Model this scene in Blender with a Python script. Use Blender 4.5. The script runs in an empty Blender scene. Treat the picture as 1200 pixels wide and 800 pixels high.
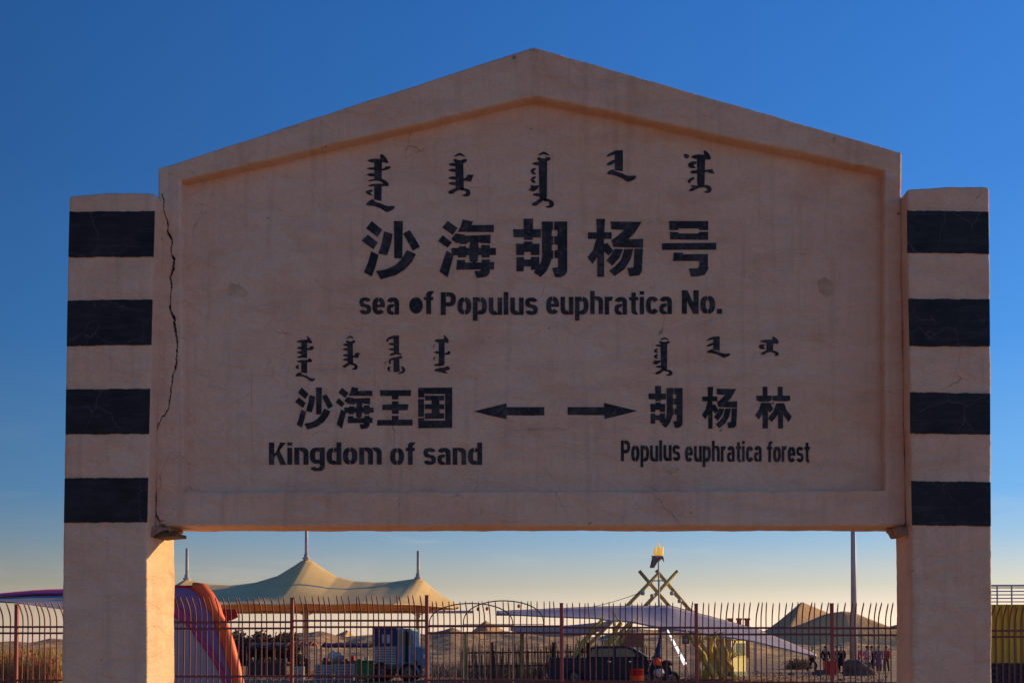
import bpy, math, random
from math import radians as R, sin, cos, pi
from mathutils import Vector, Matrix, noise
from mathutils.geometry import tessellate_polygon
random.seed(7)
S = bpy.context.scene
C = S.collection
# ---------------------------------------------------------------- camera
FPX = 1500.0                      # focal length in pixels of the 1200 px wide photograph
YAW, PITCH, SHIFT = math.atan(99/FPX), R(1.65), (357-1500*math.tan(R(1.65)))
EYE = Vector((0, 0, 1.65))
cd = bpy.data.cameras.new('camera'); cam = bpy.data.objects.new('camera', cd); C.objects.link(cam)
cam.location = EYE; cam.rotation_mode = 'XYZ'
cam.rotation_euler = (R(90)+PITCH, 0, YAW)
cd.sensor_width = 36; cd.lens = 36*FPX/1200; cd.shift_y = SHIFT/1200
cd.clip_start = 0.1; cd.clip_end = 20000
S.camera = cam
S.render.resolution_x = 1024; S.render.resolution_y = 682
CR = cam.rotation_euler.to_matrix()
def W(px, py, Y):
    "photograph pixel -> the world point on the vertical plane y = Y"
    d = CR @ Vector(((px-600)/FPX, (400-py+SHIFT)/FPX, -1))
    return EYE + d*(Y/d.y)
# ---------------------------------------------------------------- sky, sun, exposure
SUN_AZ, SUN_EL = R(62), R(12.5)     # azimuth from +Y towards +X
w = bpy.data.worlds.new('World'); S.world = w; w.use_nodes = True
nt = w.node_tree; bg = nt.nodes['Background']
sky = nt.nodes.new('ShaderNodeTexSky'); sky.sky_type = 'NISHITA'; sky.sun_disc = False
sky.sun_elevation = SUN_EL; sky.sun_rotation = SUN_AZ
sky.air_density = 1.0; sky.dust_density = 0.6; sky.ozone_density = 3.0
# the clear evening sky: the measured elevation colours, brighter towards the sun's side, over the sky model
STR = 0.1
def nn(t, **k):
    x = nt.nodes.new(t)
    for q, v in k.items(): setattr(x, q, v)
    return x
geo = nn('ShaderNodeTexCoord'); sep = nn('ShaderNodeSeparateXYZ'); nt.links.new(geo.outputs['Generated'], sep.inputs[0])
cr = nn('ShaderNodeValToRGB'); nt.links.new(sep.outputs[2], cr.inputs[0]); E = cr.color_ramp.elements
SKY = [(0, (.88, .63, .48)), (.02, (.80, .62, .46)), (.047, (.46, .44, .37)), (.08, (.235, .36, .48)), (.115, (.115, .29, .54)), (.225, (.046, .195, .51)), (.34, (.030, .145, .44)), (.50, (.018, .11, .38)), (1, (.010, .045, .17))]
while len(E) < len(SKY): E.new(.5)
for e, (p_, c_) in zip(E, SKY): e.position = p_; e.color = (*c_, 1)
az = nn('ShaderNodeMapRange'); nt.links.new(sep.outputs[0], az.inputs[0])
for i_, v_ in zip((1, 2, 3, 4), (-.48, .6, .58, 1.75)): az.inputs[i_].default_value = v_
sc1 = nn('ShaderNodeVectorMath', operation='SCALE'); nt.links.new(cr.outputs[0], sc1.inputs[0]); nt.links.new(az.outputs[0], sc1.inputs['Scale'])
sc2 = nn('ShaderNodeVectorMath', operation='SCALE'); nt.links.new(sc1.outputs[0], sc2.inputs[0]); sc2.inputs['Scale'].default_value = 1/STR
mxs = nn('ShaderNodeMix', data_type='RGBA'); mxs.inputs[0].default_value = .05
# a few faint cloud wisps low in the sky
cmp_ = nn('ShaderNodeMapping'); cmp_.inputs['Scale'].default_value = (5, 5, 26); nt.links.new(geo.outputs['Generated'], cmp_.inputs[0])
cnz = nn('ShaderNodeTexNoise'); cnz.inputs['Scale'].default_value = 1.6; cnz.inputs['Detail'].default_value = 9; cnz.inputs['Distortion'].default_value = .6; nt.links.new(cmp_.outputs[0], cnz.inputs['Vector'])
cth = nn('ShaderNodeMapRange'); nt.links.new(cnz.outputs[0], cth.inputs[0])
for i_, v_ in zip((1, 2, 3, 4), (.56, .80, 0, .22)): cth.inputs[i_].default_value = v_
cel = nn('ShaderNodeMapRange'); nt.links.new(sep.outputs[2], cel.inputs[0])
for i_, v_ in zip((1, 2, 3, 4), (.20, .06, 0, 1)): cel.inputs[i_].default_value = v_
cml = nn('ShaderNodeMath', operation='MULTIPLY'); nt.links.new(cth.outputs[0], cml.inputs[0]); nt.links.new(cel.outputs[0], cml.inputs[1])
cmx = nn('ShaderNodeMix', data_type='RGBA'); nt.links.new(cml.outputs[0], cmx.inputs[0]); nt.links.new(sc2.outputs[0], cmx.inputs[6]); cmx.inputs[7].default_value = (6.5, 6.2, 6.0, 1)
nt.links.new(cmx.outputs[2], mxs.inputs[6]); nt.links.new(sky.outputs[0], mxs.inputs[7]); nt.links.new(mxs.outputs[2], bg.inputs[0])
bg.inputs[1].default_value = STR
sl = bpy.data.lights.new('sun', 'SUN'); sl.energy = 4.0; sl.angle = R(0.6); sl.color = (1.0, 0.84, 0.40)
sun = bpy.data.objects.new('sun', sl); C.objects.link(sun)
sd = Vector((sin(SUN_AZ)*cos(SUN_EL), cos(SUN_AZ)*cos(SUN_EL), sin(SUN_EL)))
sun.rotation_euler = sd.to_track_quat('Z', 'Y').to_euler()
S.view_settings.view_transform = 'Standard'; S.view_settings.look = 'None'
S.view_settings.exposure = 0.16; S.view_settings.gamma = 1; S.view_settings.use_curve_mapping = False

# ---------------------------------------------------------------- materials
def mat(name, col, rough=0.8, var=None, vscale=4.0, bump=0.0, bscale=30.0, metal=0.0, sss=0.0, var2=None, v2scale=20, spec=0.3):
    m = bpy.data.materials.new(name); m.use_nodes = True; n = m.node_tree; p = n.nodes['Principled BSDF']
    p.inputs['Roughness'].default_value = rough; p.inputs['Metallic'].default_value = metal
    p.inputs['Specular IOR Level'].default_value = spec
    tc = n.nodes.new('ShaderNodeTexCoord'); out = None
    rgb = n.nodes.new('ShaderNodeRGB'); rgb.outputs[0].default_value = (*col, 1); out = rgb.outputs[0]
    for v, s, det in ((var, vscale, 6), (var2, v2scale, 8)):
        if v is None: continue
        nz = n.nodes.new('ShaderNodeTexNoise'); nz.inputs['Scale'].default_value = s; nz.inputs['Detail'].default_value = det
        nz.inputs['Roughness'].default_value = 0.62
        n.links.new(tc.outputs['Object'], nz.inputs['Vector'])
        mr = n.nodes.new('ShaderNodeMapRange'); mr.inputs[1].default_value = 0.38; mr.inputs[2].default_value = 0.66
        n.links.new(nz.outputs[0], mr.inputs[0])
        mx = n.nodes.new('ShaderNodeMix'); mx.data_type = 'RGBA'
        n.links.new(mr.outputs[0], mx.inputs[0]); n.links.new(out, mx.inputs[6]); mx.inputs[7].default_value = (*v, 1)
        out = mx.outputs[2]
    n.links.new(out, p.inputs['Base Color'])
    if bump:
        nb = n.nodes.new('ShaderNodeTexNoise'); nb.inputs['Scale'].default_value = bscale; nb.inputs['Detail'].default_value = 8
        n.links.new(tc.outputs['Object'], nb.inputs['Vector'])
        b = n.nodes.new('ShaderNodeBump'); b.inputs['Strength'].default_value = 1; b.inputs['Distance'].default_value = bump
        n.links.new(nb.outputs[0], b.inputs['Height']); n.links.new(b.outputs[0], p.inputs['Normal'])
    return m

def N(n, t, **kw):
    x = n.nodes.new(t)
    for k, v in kw.items(): setattr(x, k, v)
    return x
def mixc(n, fac, a, b):
    mx = N(n, 'ShaderNodeMix', data_type='RGBA')
    for i, v in ((0, fac), (6, a), (7, b)):
        if isinstance(v, tuple): mx.inputs[i].default_value = (*v, 1)
        elif isinstance(v, (int, float)): mx.inputs[i].default_value = v
        else: n.links.new(v, mx.inputs[i])
    return mx.outputs[2]
def rng(n, src, a, b, c=0.0, d=1.0):
    mr = N(n, 'ShaderNodeMapRange'); n.links.new(src, mr.inputs[0])
    for i, v in zip((1, 2, 3, 4), (a, b, c, d)): mr.inputs[i].default_value = v
    return mr.outputs[0]
def nz(n, co, scale, det=6, rough=0.6, dist=0.0):
    x = N(n, 'ShaderNodeTexNoise'); x.inputs['Scale'].default_value = scale; x.inputs['Detail'].default_value = det
    x.inputs['Roughness'].default_value = rough; x.inputs['Distortion'].default_value = dist; n.links.new(co, x.inputs['Vector']); return x.outputs[0]
def mapped(n, co, sc, loc=(0, 0, 0)):
    mp = N(n, 'ShaderNodeMapping'); mp.inputs['Scale'].default_value = sc; mp.inputs['Location'].default_value = loc
    n.links.new(co, mp.inputs[0]); return mp.outputs[0]
def crackmask(n, co, scale, width, cover):
    "thin broken lines: voronoi cell borders bent by noise and kept only in patches"
    nn = N(n, 'ShaderNodeTexNoise'); nn.inputs['Scale'].default_value = 9; nn.inputs['Detail'].default_value = 5; n.links.new(co, nn.inputs['Vector'])
    ad = N(n, 'ShaderNodeVectorMath', operation='MULTIPLY_ADD'); n.links.new(nn.outputs['Color'], ad.inputs[0]); ad.inputs[1].default_value = (.12, .12, .12); n.links.new(co, ad.inputs[2])
    v = N(n, 'ShaderNodeTexVoronoi', feature='DISTANCE_TO_EDGE'); v.inputs['Scale'].default_value = scale; n.links.new(ad.outputs[0], v.inputs['Vector'])
    line = rng(n, v.outputs['Distance'], width, width*0.2)
    pat = rng(n, nz(n, mapped(n, co, (1, 1, 1), (5, 2, 7)), 3.5, 3), cover, cover+0.1)
    mu = N(n, 'ShaderNodeMath', operation='MULTIPLY'); n.links.new(line, mu.inputs[0]); n.links.new(pat, mu.inputs[1]); return mu.outputs[0]

PL_A, PL_B, PL_C = (0.90, 0.465, 0.255), (0.90, 0.53, 0.33), (0.76, 0.33, 0.175)
def plaster(name, stain=True):
    m = bpy.data.materials.new(name); m.use_nodes = True; n = m.node_tree; p = n.nodes['Principled BSDF']
    p.inputs['Roughness'].default_value = 0.88; p.inputs['Specular IOR Level'].default_value = 0.15
    co = N(n, 'ShaderNodeTexCoord').outputs['Object']
    c = mixc(n, rng(n, nz(n, co, 1.3, 5, .65, .6), .36, .66), PL_A, PL_B)
    c = mixc(n, rng(n, nz(n, mapped(n, co, (1, 1, 1), (3, 9, 4)), 2.7, 7, .7, .8), .5, .78, 0, .75), c, PL_C)
    # trowel sweeps (stretched noise) and vertical wash streaks
    c = mixc(n, rng(n, nz(n, mapped(n, co, (2.2, 2, 9)), 2.5, 6, .7, 1.5), .50, .72, 0, .5), c, (0.88, 0.60, 0.40))
    c = mixc(n, rng(n, nz(n, mapped(n, co, (14, 3, .9)), 1.6, 5, .6), .53, .78, 0, .42), c, (0.52, 0.27, 0.15))
    c = mixc(n, rng(n, nz(n, co, 130, 3, .7), .45, .75, 0, .22), c, (0.36, 0.24, 0.2))
    # small chips and hairlines
    c = mixc(n, rng(n, nz(n, mapped(n, co, (1, 1, 1), (1, 1, 8)), 26, 2, .5), .76, .79, 0, .8), c, (0.2, 0.12, 0.1))
    c = mixc(n, crackmask(n, co, 2.2, 0.004, .56), c, (0.25, 0.16, 0.13))
    n.links.new(c, p.inputs['Base Color'])
    h1 = nz(n, mapped(n, co, (3, 2, 6)), 2.0, 7, .6, 1.2); h2 = nz(n, co, 60, 6, .6)
    a = N(n, 'ShaderNodeMath', operation='MULTIPLY_ADD'); n.links.new(h2, a.inputs[0]); a.inputs[1].default_value = 0.07; n.links.new(h1, a.inputs[2])
    b = N(n, 'ShaderNodeBump'); b.inputs['Strength'].default_value = 1; b.inputs['Distance'].default_value = 0.022
    n.links.new(a.outputs[0], b.inputs['Height']); n.links.new(b.outputs[0], p.inputs['Normal'])
    return m
def paint(name, crack):
    m = bpy.data.materials.new(name); m.use_nodes = True; n = m.node_tree; p = n.nodes['Principled BSDF']
    p.inputs['Roughness'].default_value = 0.62; p.inputs['Specular IOR Level'].default_value = 0.25
    co = N(n, 'ShaderNodeTexCoord').outputs['Object']
    c = mixc(n, rng(n, nz(n, co, 6, 5), .35, .7), (0.015, 0.011, 0.010), (0.034, 0.026, 0.023))
    if crack:
        c = mixc(n, rng(n, nz(n, mapped(n, co, (2, 1, 14)), 4, 5, .7), .5, .78, 0, .7), c, (0.065, 0.05, 0.05))
        c = mixc(n, crackmask(n, co, 6.0, 0.016, .44), c, (0.075, 0.055, 0.055))
    else:
        c = mixc(n, rng(n, nz(n, co, 55, 4, .7), .52, .72, 0, .6), c, (0.20, 0.13, 0.11))
        c = mixc(n, rng(n, nz(n, co, 11, 3, .7), .50, .72, 0, .65), c, (0.11, 0.08, 0.07))
    n.links.new(c, p.inputs['Base Color'])
    b = N(n, 'ShaderNodeBump'); b.inputs['Distance'].default_value = 0.003; n.links.new(nz(n, co, 50, 6), b.inputs['Height']); n.links.new(b.outputs[0], p.inputs['Normal'])
    return m

M = dict(
    plaster=plaster('pinkish_plaster'), stripe=paint('cracked_black_paint', True), letter=paint('stencil_black_paint', False),
    mortar=mat('crumbling_mortar', (0.50, 0.29, 0.18), .95, (0.26, 0.14, 0.09), 18, .01, 60),
    crackdark=mat('crack_interior', (0.13, 0.07, 0.05), .95, (0.05, 0.03, 0.02), 30),  # dirty crack interior, coloured darker to stand in for deep shade
    patch=mat('old_plaster_patch', (0.60, 0.31, 0.17), .95, (0.78, 0.46, 0.27), 14, .006, 40),
    wood=mat('weathered_wood', (0.16, 0.10, 0.06), .9, (0.08, 0.05, 0.03), 12, .003, 60),
    fence=mat('maroon_fence_paint', (0.29, 0.052, 0.030), .5, (0.19, 0.038, 0.025), 9, .001, 80, spec=.5),
    post=mat('red_post_paint', (0.46, 0.06, 0.035), .5, (0.32, 0.04, 0.025), 5, .001, 60, spec=.5),
    sand=mat('desert_sand', (0.60, 0.28, 0.12), .95, (0.46, 0.21, 0.09), .05, .3, .4, var2=(0.28, 0.13, 0.09), v2scale=.35),
    bounce=mat('bounce_sheet_surface', (0.42, 0.26, 0.18), .9, (0.33, 0.21, 0.15), .6, .02, 6),
    dune=mat('dune_sand', (0.80, 0.39, 0.16), .95, (0.70, 0.33, 0.13), .03, .25, .5),
    hill=mat('stony_hill', (0.84, 0.42, 0.16), .95, (0.62, 0.30, 0.12), .06, .5, .5, var2=(0.30, 0.15, 0.09), v2scale=.25),
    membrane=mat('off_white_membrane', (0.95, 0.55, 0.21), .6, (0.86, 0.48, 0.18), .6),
    lilac=mat('pale_lilac_fabric', (0.50, 0.35, 0.36), .7, (0.42, 0.29, 0.32), .4),
    white=mat('white_fabric', (0.44, 0.32, 0.30), .7, (0.36, 0.26, 0.26), .8),
    flap=mat('dusty_flap', (0.50, 0.34, 0.27), .8, (0.42, 0.28, 0.22), 1),
    steel=mat('pale_steel', (0.60, 0.48, 0.44), .5, (0.46, 0.36, 0.33), 3),
    magenta=mat('magenta_fabric', (0.58, 0.05, 0.18), .6, (0.46, 0.05, 0.17), 2),
    purple=mat('purple_fabric', (0.30, 0.14, 0.26), .6, (0.24, 0.12, 0.24), 1.5),
    orange=mat('orange_fabric', (1.0, 0.15, 0.03), .5, (0.95, 0.10, 0.03), 2),
    red=mat('red_paint', (0.60, 0.015, 0.012), .5, (0.42, 0.01, 0.01), 3),
    brick=mat('red_plaster', (0.60, 0.17, 0.09), .8, (0.44, 0.11, 0.06), 3),
    truckblue=mat('truck_blue', (0.20, 0.29, 0.31), .6, (0.10, 0.17, 0.22), 2, spec=.5),
    boxblue=mat('dark_blue_panel', (0.035, 0.04, 0.09), .6, (0.025, 0.03, 0.07), 3),
    cream=mat('cream_panel', (0.62, 0.55, 0.42), .6, (0.5, 0.43, 0.32), 2),
    green=mat('green_bin', (0.02, 0.16, 0.04), .5, (0.015, 0.10, 0.03), 4),
    navy=mat('dark_car_paint', (0.012, 0.011, 0.02), .45, spec=.35),
    black=mat('black_rubber', (0.015, 0.014, 0.015), .75),
    glass=mat('car_glass', (0.14, 0.15, 0.09), .15, spec=.5),
    chrome=mat('chrome', (0.6, 0.58, 0.55), .2, metal=1.0),
    darkrim=mat('dusty_rim', (0.16, 0.12, 0.09), .7),
    gold=mat('gilded_flame_added_glow', (1.0, 0.56, 0.07), .4),
    log=mat('yellow_log', (0.76, 0.48, 0.16), .8, (0.36, 0.24, 0.09), 2.5, .02, 20),
    bark=mat('dry_yellow_bark', (0.78, 0.48, 0.08), .9, (0.46, 0.26, 0.06), 2.2, .03, 10),
    reed=mat('dry_reed', (0.60, 0.36, 0.11), .9, (0.36, 0.19, 0.06), 1.2),
    twig=mat('grey_twig', (0.26, 0.18, 0.13), .9, (0.15, 0.11, 0.09), 1.5),
    leaf=mat('dull_dark_foliage', (0.06, 0.035, 0.025), .9, (0.08, 0.045, 0.03), .8),
    yellow=mat('yellow_sheet', (0.85, 0.46, 0.03), .5, (0.72, 0.36, 0.03), 1.5),
    kiosk=mat('cream_yellow_kiosk', (0.90, 0.66, 0.22), .6, (0.82, 0.56, 0.18), 2),
    crate=mat('grey_lattice', (0.26, 0.21, 0.16), .7, (0.18, 0.14, 0.11), 3),
    darkwall=mat('dark_brick', (0.09, 0.055, 0.05), .9, (0.05, 0.035, 0.035), 1.5),
    rock=mat('dark_rock', (0.20, 0.14, 0.11), .95, (0.10, 0.07, 0.06), 2, .1, 3),
    skin=mat('skin', (0.38, 0.21, 0.14), .6), hair=mat('black_hair', (0.012, 0.01, 0.01), .6),
    bulb=mat('white_tube', (0.85, 0.83, 0.80), .4), glow=mat('white_pole_added_glow', (0.85, 0.83, 0.80), .4),
)
g_ = M['glow'].node_tree.nodes['Principled BSDF']; g_.inputs['Emission Color'].default_value = (1, .95, .9, 1); g_.inputs['Emission Strength'].default_value = 1.0  # emission added to make the white dashed pole bright
g_ = M['gold'].node_tree.nodes['Principled BSDF']; g_.inputs['Emission Color'].default_value = (1, .55, .08, 1); g_.inputs['Emission Strength'].default_value = 0.45  # sunlit gleam of the gilding put in as emission; no lamp here
def cloth(col): return mat('cloth', col, .85, tuple(c*.7 for c in col), 6)

# ---------------------------------------------------------------- mesh helpers
class MB:
    def __init__(s): s.v = []; s.f = []
    def add(s, vs, fs):
        o = len(s.v); s.v += [Vector(v) for v in vs]; s.f += [tuple(i+o for i in f) for f in fs]; return s
    def box(s, a, b):
        x0, y0, z0 = a; x1, y1, z1 = b
        return s.add([(x0,y0,z0),(x1,y0,z0),(x1,y1,z0),(x0,y1,z0),(x0,y0,z1),(x1,y0,z1),(x1,y1,z1),(x0,y1,z1)],
              [(0,3,2,1),(4,5,6,7),(0,1,5,4),(1,2,6,5),(2,3,7,6),(3,0,4,7)])
    def prism(s, poly, y0, y1):
        "poly: list of (x,z); extruded from y0 (front) to y1"
        if sum(poly[i-1][0]*poly[i][1]-poly[i][0]*poly[i-1][1] for i in range(len(poly))) < 0: poly = poly[::-1]
        n = len(poly); vs = [(x, y0, z) for x, z in poly]+[(x, y1, z) for x, z in poly]
        tr = tessellate_polygon([[Vector((x, z, 0)) for x, z in poly]])
        fs = []
        for t in tr:
            a, b, c = t
            ar = (poly[b][0]-poly[a][0])*(poly[c][1]-poly[a][1])-(poly[c][0]-poly[a][0])*(poly[b][1]-poly[a][1])
            if ar < 0: a, c = c, a
            fs.append((a, b, c)); fs.append((a+n, c+n, b+n))
        for i in range(n):
            j = (i+1) % n; fs.append((i, i+n, j+n, j))
        return s.add(vs, fs)
    def tube(s, pts, r, n=8, cap=True):
        pts = [Vector(p) for p in pts]; rs = r if isinstance(r, (list, tuple)) else [r]*len(pts)
        vs = []; fs = []
        for i, p in enumerate(pts):
            t = (pts[min(i+1, len(pts)-1)]-pts[max(i-1, 0)]).normalized()
            up = Vector((0, 0, 1)) if abs(t.z) < .9 else Vector((0, 1, 0))
            a = t.cross(up).normalized(); b = a.cross(t)
            for k in range(n):
                q = 2*pi*k/n+pi/n; vs.append(p+rs[i]*(cos(q)*a+sin(q)*b))
        for i in range(len(pts)-1):
            for k in range(n):
                fs.append((i*n+k, i*n+(k+1) % n, (i+1)*n+(k+1) % n, (i+1)*n+k))
        if cap: fs.append(tuple(range(n-1, -1, -1))); fs.append(tuple((len(pts)-1)*n+k for k in range(n)))
        return s.add(vs, fs)
    def lathe(s, prof, c, n=16):
        vs = []; fs = []
        for r, z in prof:
            for k in range(n): vs.append((c[0]+r*cos(2*pi*k/n), c[1]+r*sin(2*pi*k/n), c[2]+z))
        for i in range(len(prof)-1):
            for k in range(n): fs.append((i*n+k, i*n+(k+1) % n, (i+1)*n+(k+1) % n, (i+1)*n+k))
        fs.append(tuple(range(n-1, -1, -1))); fs.append(tuple((len(prof)-1)*n+k for k in range(n)))
        return s.add(vs, fs)
    def grid(s, rows):
        "rows: list of equally long lists of points"
        n = len(rows[0]); fs = []
        for i in range(len(rows)-1):
            for k in range(n-1): fs.append((i*n+k, i*n+k+1, (i+1)*n+k+1, (i+1)*n+k))
        return s.add([p for r in rows for p in r], fs)
def wloc(o):
    v = Vector((0, 0, 0))
    while o: v += o.location; o = o.parent
    return v
def obj(name, mb, m, parent=None, smooth=False, bevel=0.0):
    me = bpy.data.meshes.new(name); off = wloc(parent) if parent else Vector((0, 0, 0))
    me.from_pydata([v-off for v in mb.v], [], mb.f); me.validate(); me.materials.append(m)
    if smooth: me.polygons.foreach_set('use_smooth', [True]*len(me.polygons))
    o = bpy.data.objects.new(name, me); C.objects.link(o)
    if parent: o.parent = parent
    if bevel:
        b = o.modifiers.new('bevel', 'BEVEL'); b.width = bevel; b.segments = 2; b.limit_method = 'ANGLE'
    return o
def thing(name, label, cat, loc, group=None):
    o = bpy.data.objects.new(name, None); C.objects.link(o); o.location = loc; o.empty_display_size = .2
    o['label'] = label; o['category'] = cat
    if group: o['group'] = group
    return o
def tag(o, label, cat, group=None, kind=None):
    o['label'] = label; o['category'] = cat
    if group: o['group'] = group
    if kind: o['kind'] = kind
    return o
def struct(name, mb, m, smooth=False):
    o = obj(name, mb, m, None, smooth); o['kind'] = 'structure'; return o
def copy_tree(o, parent=None):
    c = o.copy(); C.objects.link(c); c.parent = parent
    for ch in list(o.children): copy_tree(ch, c)
    return c
def lerp(tab, x):
    if x <= tab[0][0]: return tab[0][1]
    for (a, b), (c, d) in zip(tab, tab[1:]):
        if x <= c: return b+(d-b)*(x-a)/(c-a)
    return tab[-1][1]
def nz1(p, s, k=0): return noise.noise(Vector((p[0]*s+k, p[1]*s+k*1.7, p[2]*s-k)))

# ================================================================= THE SIGN
YF, YB, YP, YE = 5.0, 5.09, 5.145, 5.29        # pillar front, border front, panel front, board back
SIGN = thing('station_sign', 'large gabled pinkish plaster signboard with painted black lettering between two striped pillars', 'sign', ((W(172,800,YF).x+W(1069,800,YF).x)/2, 5.15, 0))
def wob(p, amp=.004, s=7, k=0):
    return Vector((nz1(p, s, k), nz1(p, s, k+11), nz1(p, s, k+23)))*amp + Vector((nz1(p, s*5, k), nz1(p, s*5, k+5), nz1(p, s*5, k+9)))*amp*.35
# pillars: outline table (photo y, left arris px, right arris px)
LT = [(229, 81, 182), (300, 79.2, 180), (404, 77.3, 177.5), (508, 75.8, 174.8), (612, 74, 172.6), (800, 72, 172)]
RT = [(221, 1062.5, 1159), (296, 1063, 1160), (404, 1065.5, 1161), (508, 1066.5, 1161.3), (614, 1068.4, 1162), (800, 1069, 1163)]
def pillar(tab, inner, ybk, label, topwob):
    zs = [(W(tab[0][1], y, YF).z, W(a, y, YF).x, W(b, y, YF).x) for y, a, b in tab]
    z0, xa0, xb0 = zs[-1]; zs.append((0.0-.05, xa0-.02, xb0+.0)); zs = zs[::-1]
    fa = [(z, a) for z, a, b in zs]; fb = [(z, b) for z, a, b in zs]; ztop = zs[-1][0]
    rows = []; nh = 260; r = .009
    def ring(z, ins):
        a, b = lerp(fa, z)+ins, lerp(fb, z)-ins; y0, y1 = YF+ins, ybk-ins; P = []
        nx, ny = 26, 22; rr = r
        def arc(cx, cy, t0):
            return [(cx+rr*cos(t0+q*pi/8), cy+rr*sin(t0+q*pi/8)) for q in range(5)]
        P += [(a+rr+(b-a-2*rr)*i/nx, y0) for i in range(1, nx)] + arc(b-rr, y0+rr, -pi/2)
        P += [(b, y0+rr+(y1-y0-2*rr)*i/ny) for i in range(1, ny)] + arc(b-rr, y1-rr, 0)
        P += [(b-rr-(b-a-2*rr)*i/nx, y1) for i in range(1, nx)] + arc(a+rr, y1-rr, pi/2)
        P += [(a, y1-rr-(y1-y0-2*rr)*i/ny) for i in range(1, ny)] + arc(a+rr, y0+rr, pi)
        return P
    lv = [(-.05+(ztop-.012+.05)*i/nh, 0) for i in range(nh+1)] + [(ztop-.005, .003), (ztop, .012), (ztop, .05), (ztop, .12)]
    for z, ins in lv:
        P = ring(z, ins); row = []
        for x, y in P+[P[0]]:
            p = Vector((x, y, z)); p += wob(p, .0035, 6, inner)
            if z > ztop-.06: p.z += (nz1((x, y, 0), 9, inner)*.006 + topwob*(1-((x-lerp(fa, z))/.33*2-1)**2))*min(1, (z-ztop+.06)/.06)
            row.append(p)
        rows.append(row)
    mb = MB().grid(rows); n = len(rows[0])
    mb.f.append(tuple((len(rows)-1)*n+k for k in range(n-1)))
    o = obj('pillar', mb, M['plaster'], SIGN, True); o['label'] = label
    return o
PLT = pillar(LT, 3, 5.335, 'left pillar with a cracked joint', .007)
PRT = pillar(RT, 8, 5.26, 'right pillar', .001)
for pil, tab, ys in ((PLT, LT, [(248, 301), (352, 405), (456, 508.5), (560, 612)]), (PRT, RT, [(247, 296), (350, 405), (459.5, 507.5), (563.5, 615)])):
    ta = [(y, a) for y, a, b in tab]; tb = [(y, b) for y, a, b in tab]
    for q, (ya, yb) in enumerate(ys):
        left = pil is PLT
        tilt = (-.5, -1.5, -.8, -.6)[q] if left else (.8, .5, 1.2, .8)[q]
        P = []
        for i in range(61):
            f = i/60; P.append((1.0+f*97, ya+tilt*f))
        for i in range(61):
            f = 1-i/60; P.append((1.0+f*97, yb+tilt*f))
        poly = []
        for k, (dx, y) in enumerate(P):
            x = lerp(ta, y)+ (lerp(tb, y)-lerp(ta, y))*(.008+(dx-1)/97*.984); y += nz1((x*.35, y*.01+q, 3.3), 1)*.55+nz1((x*.08, q, 1.3), 1)*.7
            v = W(x, y, YF-.0045); poly.append((v.x, v.z))
        obj('painted_stripe', MB().prism(poly, YF-.0045, YF+.006), M['stripe'], pil)

# board: raised border swept round the pentagon, deep crack down its left side
OUT = [(181, 617), (1062, 616.5), (1056, 178), (625, 54), (185, 197)]
INN = [(215.5, 576), (1037, 573.5), (1036, 200), (627, 113), (211.5, 212)]
CRACK = [(190,228,1.2),(192,245,1),(196,262,1.4),(198,274,3.6),(202,284,2),(199,298,1),(204,304,4.4),(203,314,2.5),(199.5,325,3),(200.5,345,1.6),(199.3,360,1.6),(203,372,4.2),(205,385,3.4),(207,400,2.2),(206.4,415,1.2),(206,425,2.2),(203,440,1.4),(200,455,1.4),(197,478,1.6),(189,490,1.4),(184,500,1.8),(182.3,515,2.2),(181.8,540,1.6),(181.3,575,1.4),(182,600,1.6),(186,612,2.0),(196,620,1.6)]
CW = [(W(x, y, YB), wd/300) for x, y, wd in CRACK]
def crackd(x, z):
    best = 0.0; x = x+nz1((x, 0, z), 22)*.007+nz1((x, 0, z), 80)*.003
    if x > CW[0][0].x+.14: return 0
    for (a, wa), (b, wb) in zip(CW, CW[1:]):
        dx, dz = b.x-a.x, b.z-a.z; L = dx*dx+dz*dz
        t = max(0, min(1, ((x-a.x)*dx+(z-a.z)*dz)/L)); d = math.hypot(x-a.x-t*dx, z-a.z-t*dz)
        h = ((wa+(wb-wa)*t)*.31+.0009)*(1+.7*nz1((x, 3, z), 45))
        if d < h: best = max(best, min(1, (h-d)/.0015))
    return best
rows = []
O3 = [W(x, y, YB) for x, y in OUT]; I3 = [W(x, y, YB) for x, y in INN]
segs = [260, 150, 180, 180, 420]; CRK = {}
prof = [('b', 1.0)]+[('s', q) for q in (.75, .5, .3, .12)]
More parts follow.
